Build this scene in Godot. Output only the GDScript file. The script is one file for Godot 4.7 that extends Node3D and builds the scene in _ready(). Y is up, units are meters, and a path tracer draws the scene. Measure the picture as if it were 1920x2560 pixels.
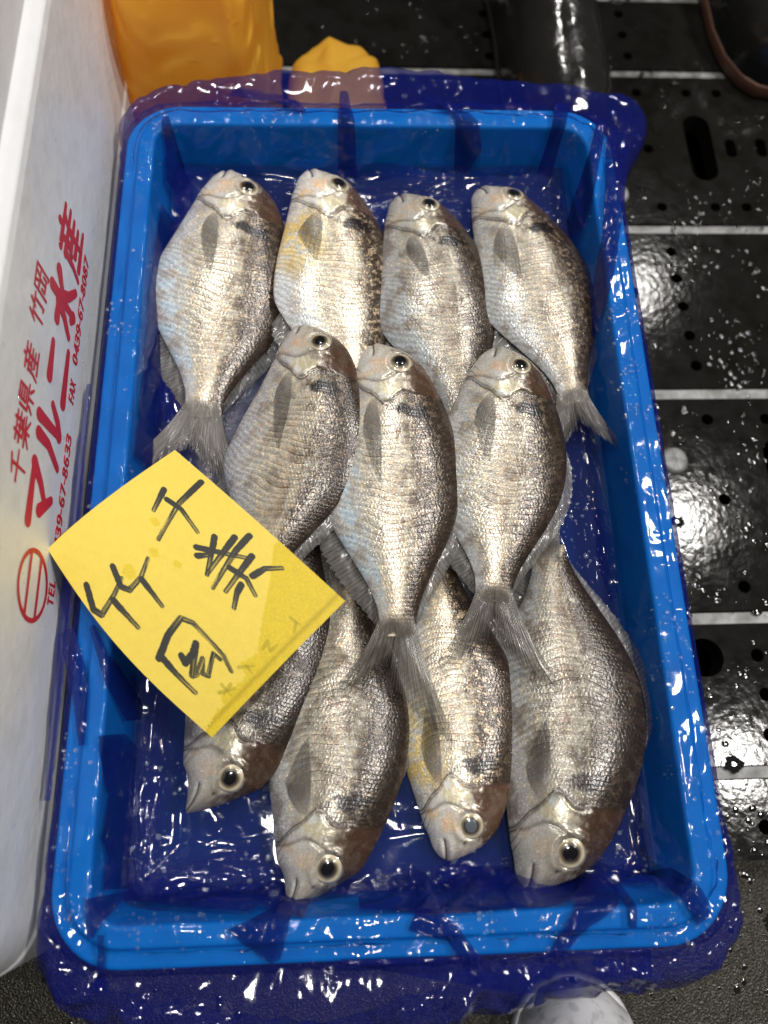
extends Node3D
# A foam fish box lined with blue film, full of fish, on a wet slatted deck.  Floor y = 0, box rim y = 0.15.

var rng := RandomNumberGenerator.new()
var M := {}

# ---------------------------------------------------------------- helpers
func lin(r: float, g: float, b: float, a := 1.0) -> Color:
	var c := Color(r, g, b).linear_to_srgb()
	c.a = a
	return c

func mat(col: Color, rough := 0.5, metal := 0.0, spec := 0.5) -> StandardMaterial3D:
	var m := StandardMaterial3D.new()
	m.albedo_color = col
	m.roughness = rough
	m.metallic = metal
	m.metallic_specular = spec
	m.cull_mode = BaseMaterial3D.CULL_DISABLED
	return m

func coat(m: StandardMaterial3D, amount: float, rough: float) -> StandardMaterial3D:
	m.clearcoat_enabled = true
	m.clearcoat = amount
	m.clearcoat_roughness = rough
	return m

func noise(freq: float, sd: int, type := FastNoiseLite.TYPE_SIMPLEX_SMOOTH, oct := 3, frac := FastNoiseLite.FRACTAL_FBM) -> FastNoiseLite:
	var n := FastNoiseLite.new()
	n.seed = sd
	n.frequency = freq
	n.noise_type = type
	n.fractal_octaves = oct
	n.fractal_type = frac
	return n

func ntex(freq: float, sd: int, w := 512, ramp = null, oct := 4, type := FastNoiseLite.TYPE_SIMPLEX_SMOOTH) -> NoiseTexture2D:
	var t := NoiseTexture2D.new()
	t.width = w
	t.height = w
	t.seamless = true
	t.noise = noise(freq, sd, type, oct)
	if ramp != null:
		var g := Gradient.new()
		var off := PackedFloat32Array()
		var cols := PackedColorArray()
		for k in ramp:
			off.append(k[0])
			cols.append(k[1])
		g.offsets = off
		g.colors = cols
		t.color_ramp = g
	return t

func bump(m: StandardMaterial3D, t: Texture2D, cm: float) -> void:
	m.heightmap_enabled = true
	m.heightmap_texture = t
	m.heightmap_scale = cm

func tri(m: StandardMaterial3D, s: float) -> void:
	m.uv1_triplanar = true
	m.uv1_world_triplanar = true
	m.uv1_scale = Vector3(s, s, s)

# a grid of points (nu rows of nv) as one smooth mesh; out = a direction its front faces, or ZERO for a closed shape
func grid(P: PackedVector3Array, nu: int, nv: int, out := Vector3.ZERO, uv := PackedVector2Array(), col := PackedColorArray(), wrap_u := false, wrap_v := false) -> ArrayMesh:
	var idx := PackedInt32Array()
	var eu := nu if wrap_u else nu - 1
	var ev := nv if wrap_v else nv - 1
	for i in eu:
		var i2 := (i + 1) % nu
		for j in ev:
			var j2 := (j + 1) % nv
			var a := i * nv + j
			var b := i2 * nv + j
			var c := i2 * nv + j2
			var d := i * nv + j2
			idx.append_array([a, b, c, a, c, d])
	return indexed(P, idx, out, uv, col)

func indexed(P: PackedVector3Array, idx: PackedInt32Array, out: Vector3, uv := PackedVector2Array(), col := PackedColorArray()) -> ArrayMesh:
	var N := PackedVector3Array()
	N.resize(P.size())
	var mid := Vector3.ZERO
	for p in P:
		mid += p
	mid /= P.size()
	var score := 0.0
	for k in range(0, idx.size(), 3):
		var a := P[idx[k]]
		var n := (P[idx[k + 1]] - a).cross(P[idx[k + 2]] - a)
		N[idx[k]] += n
		N[idx[k + 1]] += n
		N[idx[k + 2]] += n
		score += n.dot(a - mid) if out == Vector3.ZERO else n.dot(out)
	var s := 1.0 if score > 0 else -1.0
	for k in N.size():
		N[k] = (N[k] * s).normalized() if N[k].length_squared() > 1e-24 else Vector3.UP
	if s > 0:
		for k in range(0, idx.size(), 3):
			var t := idx[k + 1]
			idx[k + 1] = idx[k + 2]
			idx[k + 2] = t
	var arr := []
	arr.resize(Mesh.ARRAY_MAX)
	arr[Mesh.ARRAY_VERTEX] = P
	arr[Mesh.ARRAY_NORMAL] = N
	arr[Mesh.ARRAY_INDEX] = idx
	if uv.size():
		arr[Mesh.ARRAY_TEX_UV] = uv
	if col.size():
		arr[Mesh.ARRAY_COLOR] = col
	var m := ArrayMesh.new()
	m.add_surface_from_arrays(Mesh.PRIMITIVE_TRIANGLES, arr)
	return m

func put(called: String, mesh: Mesh, m: Material, parent: Node = self) -> MeshInstance3D:
	var o := MeshInstance3D.new()
	o.name = called
	o.mesh = mesh
	o.material_override = m
	parent.add_child(o, true)
	return o

func tag(o: Node, label := "", category := "", group := "", kind := "") -> void:
	if label: o.set_meta("label", label)
	if category: o.set_meta("category", category)
	if group: o.set_meta("group", group)
	if kind: o.set_meta("kind", kind)

func base(called: String, at := Vector3.ZERO) -> Node3D:
	var o := Node3D.new()
	o.name = called
	add_child(o, true)
	o.position = at
	return o

func sstep(a: float, b: float, x: float) -> float:
	var t := clampf((x - a) / (b - a), 0.0, 1.0)
	return t * t * (3.0 - 2.0 * t)

func curve(tab: Array, x: float) -> float:          # smooth table lookup, tab = [[x, y], ...]
	if x <= tab[0][0]: return tab[0][1]
	for k in tab.size() - 1:
		if x <= tab[k + 1][0]:
			var x0: float = tab[k][0]
			var x1: float = tab[k + 1][0]
			var t := (x - x0) / (x1 - x0)
			var y0: float = tab[k][1]
			var y1: float = tab[k + 1][1]
			var ym: float = tab[maxi(k - 1, 0)][1]
			var xm: float = tab[maxi(k - 1, 0)][0]
			var yp: float = tab[mini(k + 2, tab.size() - 1)][1]
			var xp: float = tab[mini(k + 2, tab.size() - 1)][0]
			var m0 := (y1 - ym) / (x1 - xm) * (x1 - x0)
			var m1 := (yp - y0) / (xp - x0) * (x1 - x0)
			var t2 := t * t
			var t3 := t2 * t
			return (2 * t3 - 3 * t2 + 1) * y0 + (t3 - 2 * t2 + t) * m0 + (-2 * t3 + 3 * t2) * y1 + (t3 - t2) * m1
	return tab[-1][1]

# ---------------------------------------------------------------- camera and light
func camera_and_light() -> void:
	var cam := Camera3D.new()
	cam.name = "camera"
	add_child(cam)
	cam.position = Vector3(-0.024, 0.5923, 0.1946)
	cam.rotation_order = EULER_ORDER_YXZ
	cam.rotation_degrees = Vector3(-70.633, -8.622, 7.301)
	cam.fov = 67.3
	cam.near = 0.01
	cam.far = 60.0
	var at := CameraAttributesPhysical.new()
	at.frustum_focal_length = 18.02
	at.frustum_focus_distance = 0.475
	at.exposure_aperture = 3.2
	at.frustum_near = 0.01
	at.frustum_far = 60.0
	cam.attributes = at
	cam.fov = 67.3
	cam.current = true
	var we := WorldEnvironment.new()
	we.name = "surroundings"
	var e := Environment.new()
	e.background_mode = Environment.BG_COLOR
	e.background_color = Color(0.20, 0.205, 0.21)
	e.background_energy_multiplier = 1.0
	e.tonemap_mode = Environment.TONE_MAPPER_LINEAR
	e.tonemap_exposure = 1.0
	e.sdfgi_enabled = true
	e.ssao_enabled = true
	e.ssil_enabled = true
	we.environment = e
	add_child(we)
	var glow := mat(Color(0.9, 0.9, 0.88), 0.5)
	glow.emission_enabled = true
	glow.emission = Color(1.0, 0.97, 0.92)
	glow.emission_energy_multiplier = 3.0
	var shell := mat(Color(0.5, 0.5, 0.52), 0.5, 0.6)
	var spots := [[-0.12, 0.30, 2.2], [-0.15, -0.95, 2.0], [-0.1, -2.1, 1.3], [1.52, 0.18, 3.4], [1.44, -0.85, 3.0], [1.40, -2.05, 2.0]]
	for k in spots.size():
		var s: Array = spots[k]
		var lamp := base("ceiling_lamp", Vector3(s[0], 2.6, s[1]))
		tag(lamp, "square white market hall lamp hanging high above the fish box", "lamp", "ceiling lamps in two rows")
		var bm := BoxMesh.new()
		bm.size = Vector3(0.24, 0.05, 0.24)
		put("housing", bm, shell, lamp).position.y = 0.03
		var pm := BoxMesh.new()
		pm.size = Vector3(0.2, 0.006, 0.2)
		put("diffuser_panel", pm, glow, lamp)
		var l := AreaLight3D.new()
		l.name = "area_light"
		l.area_size = Vector2(0.2, 0.2)
		l.light_energy = s[2]
		l.light_color = Color(1.0, 0.985, 0.965)
		l.shadow_enabled = true
		l.area_range = 12.0
		l.rotation_degrees = Vector3(-90, 0, 0)
		l.position.y = -0.008
		lamp.add_child(l)

# ---------------------------------------------------------------- materials
func materials() -> void:
	var foam := mat(lin(0.78, 0.78, 0.78), 0.55)
	tri(foam, 9.0)
	foam.albedo_texture = ntex(0.02, 3, 256, [[0.0, Color(0.93, 0.93, 0.92)], [0.5, Color(0.98, 0.98, 0.98)], [1.0, Color(1, 1, 1)]])
	bump(foam, ntex(0.05, 5, 256, null, 3, FastNoiseLite.TYPE_CELLULAR), 0.05)
	coat(foam, 0.25, 0.2)
	M.foam = foam
	var creases := ntex(0.008, 9, 512, [[0.0, Color(0, 0, 0)], [0.80, Color(0.02, 0.02, 0.02)], [0.90, Color(0.3, 0.3, 0.3)], [0.96, Color(1, 1, 1)]], 3)
	creases.noise.fractal_type = FastNoiseLite.FRACTAL_RIDGED
	creases.noise.domain_warp_enabled = true
	creases.noise.domain_warp_amplitude = 18.0
	creases.noise.domain_warp_frequency = 0.01
	var fb := mat(lin(0.005, 0.010, 0.140, 0.43), 0.06, 0.0, 0.30)
	fb.transparency = BaseMaterial3D.TRANSPARENCY_ALPHA
	tri(fb, 7.0)
	bump(fb, creases, 0.06)
	M.film = fb
	var bx := mat(lin(0.0, 0.31, 1.0), 0.5, 0.0, 0.3)
	tri(bx, 6.0)
	bx.albedo_texture = ntex(0.02, 15, 256, [[0.2, Color(0.9, 0.93, 0.95)], [0.6, Color(1, 1, 1)]])
	M.blue_box = bx
	var wat := mat(Color(0.5, 0.6, 0.7, 0.03), 0.03)
	wat.transparency = BaseMaterial3D.TRANSPARENCY_ALPHA
	M.water = wat
	M.mat_black = mat(lin(0.004, 0.004, 0.004), 0.9, 0.0, 0.2)
	M.puddle = mat(lin(0.010, 0.010, 0.010), 0.03, 0.0, 0.6)
	M.drop_black = mat(lin(0.0095, 0.0095, 0.009), 0.03, 0.0, 0.6)
	var pl := mat(lin(0.0095, 0.0095, 0.0088), 0.12, 0.0, 0.27)
	tri(pl, 5.0)
	pl.albedo_texture = ntex(0.012, 21, 512, [[0.0, Color(0.75, 0.74, 0.7)], [0.5, Color(0.95, 0.94, 0.92)], [1.0, Color(1, 1, 1)]])
	pl.roughness_texture = ntex(0.02, 22, 512, [[0.2, Color(0.6, 0.6, 0.6)], [0.45, Color(0.85, 0.85, 0.85)], [0.7, Color(1, 1, 1)]])
	bump(pl, ntex(0.05, 23, 512, null, 4), 0.008)
	M.plank = pl
	var al := mat(lin(0.26, 0.26, 0.26), 0.5, 0.1)
	tri(al, 6.0)
	al.albedo_texture = ntex(0.03, 25, 256, [[0.2, Color(0.7, 0.7, 0.68)], [0.7, Color(1, 1, 1)]])
	M.alu = al
	var gr := mat(lin(0.046, 0.041, 0.030), 0.3)
	tri(gr, 4.0)
	gr.albedo_texture = ntex(0.14, 31, 1024, [[0.2, Color(0.35, 0.34, 0.3)], [0.5, Color(0.75, 0.73, 0.68)], [0.62, Color(1, 1, 0.95)], [0.8, Color(0.6, 0.58, 0.5)]], 4)
	bump(gr, ntex(0.12, 32, 1024, null, 3), 0.12)
	M.ground = gr
	var yb := mat(lin(0.86, 0.50, 0.06), 0.34, 0.0, 0.45)
	bump(yb, creases, 0.07)
	tri(yb, 3.0)
	yb.backlight_enabled = true
	yb.backlight = Color(1.0, 0.75, 0.3)
	M.bag = yb
	var rub := mat(lin(0.014, 0.0135, 0.013), 0.26, 0.0, 0.42)
	tri(rub, 6.0)
	rub.roughness_texture = ntex(0.02, 41, 256, [[0.35, Color(0.4, 0.4, 0.4)], [0.65, Color(1, 1, 1)]])
	bump(rub, ntex(0.02, 42, 256), 0.12)
	M.rubber = rub
	var rub2 := mat(lin(0.020, 0.017, 0.016), 0.55, 0.0, 0.3)
	tri(rub2, 6.0)
	rub2.albedo_texture = ntex(0.015, 44, 256, [[0.4, Color(0.55, 0.52, 0.5)], [0.6, Color(1, 1, 1)]])
	bump(rub2, ntex(0.02, 42, 256), 0.12)
	M.rubber_matt = rub2
	M.sole = mat(lin(0.10, 0.042, 0.025), 0.5)
	var wr := mat(lin(0.72, 0.71, 0.73), 0.4)
	tri(wr, 8.0)
	wr.albedo_texture = ntex(0.03, 46, 256, [[0.25, Color(0.72, 0.72, 0.72)], [0.36, Color(0.98, 0.98, 0.98)], [1.0, Color(1, 1, 1)]])
	M.white_rubber = wr
	M.red = mat(lin(0.60, 0.02, 0.03), 0.5)
	M.black_gloss = coat(mat(lin(0.006, 0.006, 0.007), 0.15), 1.0, 0.02)
	var fin := mat(Color(1, 1, 1, 1), 0.4)
	fin.vertex_color_use_as_albedo = true
	fin.transparency = BaseMaterial3D.TRANSPARENCY_ALPHA
	coat(fin, 0.5, 0.15)
	M.fin = fin
	var iris := mat(Color(1, 1, 1), 0.3, 0.15)
	iris.vertex_color_use_as_albedo = true
	coat(iris, 1.0, 0.03)
	M.iris = iris

# ---------------------------------------------------------------- deck and ground
const HOLES := [[0.13, -0.57], [0.131, -0.54], [0.132, -0.51], [0.276, -0.573], [0.276, -0.543], [0.278, -0.513], [0.28, -0.463], [0.332, -0.463], [0.364, -0.463], [0.282, -0.39], [0.285, -0.319], [0.338, -0.319], [0.369, -0.319], [-0.095, -0.563], [-0.094, -0.533], [-0.093, -0.503], [0.286, -0.267], [0.287, -0.237], [0.288, -0.207], [0.289, -0.176], [0.29, -0.145], [0.291, -0.092], [0.293, -0.018], [0.343, -0.092], [0.296, 0.057], [0.296, 0.112], [0.297, 0.142], [0.294, 0.172], [0.278, 0.236], [0.345, 0.112]]

func deck() -> void:
	var pm := PlaneMesh.new()
	pm.size = Vector2(8, 4)
	var g := put("ground", pm, M.ground)
	g.position = Vector3(0, -0.035, 2.2)
	var pit := PlaneMesh.new()
	pit.size = Vector2(8, 4)
	var dp := put("underfloor", pit, M.mat_black)
	dp.position = Vector3(0, -0.05, -1.8)
	tag(dp, "", "", "", "structure")
	tag(g, "", "", "", "structure")
	var d := base("deck")
	tag(d, "", "", "", "structure")
	var edges := [[-0.72, -0.6025], [-0.5925, -0.4945], [-0.4845, -0.2985], [-0.2885, -0.1225], [-0.1125, 0.0770], [0.0865, 0.1935], [0.2025, 0.2583]]
	for k in edges.size():
		var z0: float = edges[k][0]
		var z1: float = edges[k][1]
		var c := CSGCombiner3D.new()
		c.name = "plank"
		d.add_child(c, true)
		var b := CSGBox3D.new()
		b.name = "board"
		b.size = Vector3(2.4, 0.022, z1 - z0 - 0.001)
		b.material = M.plank
		b.position = Vector3(0.3, -0.011, (z0 + z1) / 2)
		c.add_child(b, true)
		for h in HOLES:
			if h[1] > z0 and h[1] < z1:
				cut(c, h[0], h[1], 0.0052, 0.0)
		if k == 2:
			cut(c, 0.3355, -0.4195, 0.0135, 0.055)
			cut(c, 0.3665, -0.3975, 0.0055, 0.012)
			cut(c, 0.3978, -0.3985, 0.0055, 0.012)
		if k == 1:
			cut(c, 0.2466, -0.513, 0.0085, 0.0)
		if k == 4:
			cut(c, 0.347, -0.060, 0.0125, 0.055)
		if k == 5:
			cut(c, 0.2538, 0.1127, 0.0150, 0.0)
		if k < edges.size() - 1:
			var z2: float = edges[k + 1][0]
			var bm := BoxMesh.new()
			bm.size = Vector3(2.4, 0.018, z2 - z1 - 0.0006)
			put("joint_strip", bm, M.alu, d).position = Vector3(0.3, -0.0115, (z1 + z2) / 2)
	for p in [[0.2551, -0.0537], [0.2425, -0.3335]]:
		var P := PackedVector3Array()
		var prof := [[0.0, 0.0012], [0.0020, 0.0012], [0.0026, 0.0028], [0.0085, 0.0030], [0.0108, 0.0024], [0.0118, 0.0]]
		for a in prof:
			for k in 28:
				var t := TAU * k / 28.0
				var dent := 0.0009 * sstep(0.92, 0.99, absf(cos(2 * t))) if a[0] > 0.002 and a[0] < 0.01 else 0.0
				P.append(Vector3(cos(t) * a[0], a[1] - dent, sin(t) * a[0]))
		put("bolt_cap", grid(P, prof.size(), 28, Vector3.UP, PackedVector2Array(), PackedColorArray(), false, true), M.alu, d).position = Vector3(p[0], 0.0005, p[1])
	# thin puddles that mirror the lamps
	var pn := noise(1.0, 88)
	for pd in [[0.2624, 0.192, 0.006], [0.2490, 0.001, 0.005], [0.2415, -0.2216, 0.006], [0.40, -0.37, 0.008], [0.29, 0.305, 0.007]]:
		var PP := PackedVector3Array()
		for i in 7:
			var q := i / 6.0
			for k in 40:
				var t := TAU * k / 40.0
				var rr: float = pd[2] * (1.0 + 0.45 * pn.get_noise_2d(cos(t) * 1.4 + pd[0] * 90.0, sin(t) * 1.4 + pd[1] * 70.0)) * q
				PP.append(Vector3(cos(t) * rr * 1.25, pd[2] * 0.05 * (1.0 - q * q) + 0.0002, sin(t) * rr))
		var wp := put("puddle", grid(PP, 7, 40, Vector3.UP, PackedVector2Array(), PackedColorArray(), false, true), M.puddle)
		wp.position = Vector3(pd[0], 0.0 if pd[1] < 0.258 else -0.035, pd[1])
		tag(wp, "small shallow puddle of water mirroring the lamps on the dark floor", "puddle", "puddles on the floor")
	# water beads on the planks
	var sm := SphereMesh.new()
	sm.radius = 1.0
	sm.height = 2.0
	sm.radial_segments = 14
	sm.rings = 7
	var T := []
	var clump := noise(14.0, 77)
	var tries := 0
	while T.size() < 2600 and tries < 60000:
		tries += 1
		var x := rng.randf_range(0.16, 0.52)
		var z := rng.randf_range(-0.62, 0.255)
		if rng.randf() < 0.12:
			x = rng.randf_range(-0.1, 0.2)
			z = rng.randf_range(-0.62, -0.3)
		if clump.get_noise_2d(x, z) + rng.randf_range(-0.35, 0.1) < 0.0:
			continue
		var bad := false
		for h in HOLES:
			if absf(h[0] - x) < 0.007 and absf(h[1] - z) < 0.007:
				bad = true
		if bad or (absf(x - 0.3355) < 0.016 and absf(z + 0.392) < 0.045) or Vector2(x - 0.2538, z - 0.1127).length() < 0.017:
			continue
		var r := 0.0006 + 0.0022 * pow(rng.randf(), 3.0)
		T.append(Transform3D(Basis.from_scale(Vector3(r * rng.randf_range(0.9, 1.4), r * rng.randf_range(0.10, 0.25), r)), Vector3(x, 0.0001, z)))
	for k in 170:
		var r2 := 0.0007 + 0.0022 * pow(rng.randf(), 4.0)
		var left := rng.randf() < 0.5
		T.append(Transform3D(Basis.from_scale(Vector3(r2, r2 * 0.16, r2)), Vector3(rng.randf_range(-0.3, -0.1) if left else rng.randf_range(0.19, 0.33), -0.035, rng.randf_range(0.27, 0.36))))
	scatter("water_beads", sm, T, M.drop_black, "small clear water beads scattered over the black planks", "water")

func cut(c: CSGCombiner3D, x: float, z: float, r: float, len: float) -> void:
	var cy := CSGCylinder3D.new()
	cy.name = "hole"
	cy.radius = r
	cy.height = 0.06
	cy.sides = 28
	cy.operation = CSGShape3D.OPERATION_SUBTRACTION
	cy.material = M.plank
	cy.position = Vector3(x, -0.01, z)
	c.add_child(cy, true)
	if len > 0:
		var c2: CSGCylinder3D = cy.duplicate()
		c2.position.z = z + len
		c.add_child(c2, true)
		var b := CSGBox3D.new()
		b.name = "hole"
		b.size = Vector3(r * 2, 0.06, len)
		b.operation = CSGShape3D.OPERATION_SUBTRACTION
		b.material = M.plank
		b.position = Vector3(x, -0.01, z + len / 2)
		c.add_child(b, true)

func scatter(called: String, mesh: Mesh, T: Array, m: Material, label: String, category: String) -> void:
	var mm := MultiMesh.new()
	mm.transform_format = MultiMesh.TRANSFORM_3D
	mm.mesh = mesh
	mm.instance_count = T.size()
	for k in T.size():
		mm.set_instance_transform(k, T[k])
	var o := MultiMeshInstance3D.new()
	o.name = called
	o.multimesh = mm
	o.material_override = m
	add_child(o, true)
	tag(o, label, category, "", "stuff")

# ---------------------------------------------------------------- the fish box: rounded rectangle swept with profiles
const HX := 0.18
const HZ := 0.283
const RR := 0.04
var ring_core := PackedVector3Array()
var ring_n := PackedVector3Array()

func make_ring(step: float) -> void:
	ring_core.clear()
	ring_n.clear()
	var cx := HX - RR
	var cz := HZ - RR
	var corners := [[Vector3(cx, 0, cz), 0.0], [Vector3(-cx, 0, cz), PI / 2], [Vector3(-cx, 0, -cz), PI], [Vector3(cx, 0, -cz), 1.5 * PI]]
	for k in 4:
		var c: Vector3 = corners[k][0]
		var a0: float = corners[k][1]
		var na := int(ceil(RR * PI / 2 / step))
		for i in na:
			var a := a0 + PI / 2 * i / na
			ring_core.append(c)
			ring_n.append(Vector3(cos(a), 0, sin(a)))
		var nx: Vector3 = corners[(k + 1) % 4][0]
		var a1 := a0 + PI / 2
		var ns := int(ceil(c.distance_to(nx) / step))
		for i in ns:
			ring_core.append(c.lerp(nx, float(i) / ns))
			ring_n.append(Vector3(cos(a1), 0, sin(a1)))

func sd_box(x: float, z: float) -> float:             # distance outward from the rim's outer edge
	var qx := absf(x) - (HX - RR)
	var qz := absf(z) - (HZ - RR)
	return Vector2(maxf(qx, 0), maxf(qz, 0)).length() + minf(maxf(qx, qz), 0.0) - RR

const RIM := [[-0.036, 0.100], [-0.033, 0.112], [-0.0285, 0.128], [-0.0245, 0.143], [-0.0228, 0.1500], [-0.0220, 0.1514], [-0.0210, 0.1518], [-0.0116, 0.1516], [-0.0110, 0.1510], [-0.0107, 0.1487], [-0.0100, 0.1483], [-0.005, 0.1484], [-0.0004, 0.1480], [0.0006, 0.1468], [0.0008, 0.142], [0.0002, 0.132], [-0.002, 0.115]]

func rim_y(o: float) -> float:
	if o > 0.0004:
		return 0.1462 - (o - 0.0004) * 0.5
	for k in 13:
		if o <= RIM[k + 1][0]:
			return lerpf(RIM[k][1], RIM[k + 1][1], clampf((o - RIM[k][0]) / (RIM[k + 1][0] - RIM[k][0]), 0, 1))
	return 0.146

func resample(tab: Array, n: int) -> Array:
	var ln := [0.0]
	for k in tab.size() - 1:
		ln.append(ln[-1] + Vector2(tab[k][0], tab[k][1]).distance_to(Vector2(tab[k + 1][0], tab[k + 1][1])))
	var out := []
	var j := 0
	for i in n:
		var s: float = ln[-1] * i / (n - 1.0)
		while j < tab.size() - 2 and ln[j + 1] < s:
			j += 1
		var t: float = (s - ln[j]) / (ln[j + 1] - ln[j])
		out.append(Vector2(lerpf(tab[j][0], tab[j + 1][0], t), lerpf(tab[j][1], tab[j + 1][1], t)))
	return out

var wr1: FastNoiseLite
var wr2: FastNoiseLite
var wr3: FastNoiseLite

var cr_dir := PackedVector3Array()
var cr_f := PackedFloat32Array()
var cr_ph := PackedFloat32Array()

func crease(p: Vector3, oct := 7) -> float:                     # crumpled film: flat facets meeting in sharp folds
	if cr_dir.is_empty():
		var r := RandomNumberGenerator.new()
		r.seed = 99
		for k in 7:
			cr_dir.append(Vector3(r.randf_range(-1, 1), r.randf_range(-0.6, 0.6), r.randf_range(-1, 1)).normalized())
			cr_f.append(9.0 * pow(1.42, k))
			cr_ph.append(r.randf() * 7.0)
	var w := wr3.get_noise_3dv(p) * 1.3
	var out := 0.0
	for k in oct:
		var x := p.dot(cr_dir[k]) * cr_f[k] + cr_ph[k] + w * (1.0 + 0.35 * k)
		x -= floorf(x)
		out += absf(x * 2.0 - 1.0) * 9.0 / cr_f[k]
	return out - 1.0

func wave(x: float) -> float:
	return absf((x - floorf(x)) * 2.0 - 1.0)

func pleat(arc: float, t: float) -> float:            # gathers running outward across the edge
	var j := wr3.get_noise_2d(arc * 1.7, 3.0) * 2.0
	return 0.5 * wave(arc * 19.0 + 0.9 * t + j) + 0.32 * wave(arc * 37.0 - 0.8 * t + 1.7 * j) + 0.20 * wave(arc * 71.0 + 0.6 * t - j) - 0.5

func fish_box() -> void:
	var box := base("fish_box", Vector3.ZERO)
	tag(box, "shallow bright blue box with stepped rim, holding the heap of fish", "box")
	make_ring(0.006)
	var n := ring_core.size()
	var tabl := [[-0.016, 0.002], [-0.012, 0.010], [-0.0012, 0.1455], [-0.0020, 0.1468], [-0.0104, 0.1472], [-0.0108, 0.1476], [-0.0111, 0.1494], [-0.0116, 0.1499], [-0.0208, 0.1500], [-0.0218, 0.1492], [-0.0222, 0.1478], [-0.034, 0.052], [-0.039, 0.050]]
	var prof := resample(tabl, 210)
	var P := PackedVector3Array()
	for k in n:
		P.append(Vector3(0, 0.002, 0))
	for a in prof:
		for k in n:
			P.append(ring_core[k] + ring_n[k] * (RR + maxf(a.x, -RR)) + Vector3(0, a.y, 0))
	for k in n:
		P.append(Vector3(0, 0.050, 0))
	put("tray_shell", grid(P, prof.size() + 2, n, Vector3.ZERO, PackedVector2Array(), PackedColorArray(), false, true), M.blue_box, box)

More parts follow.
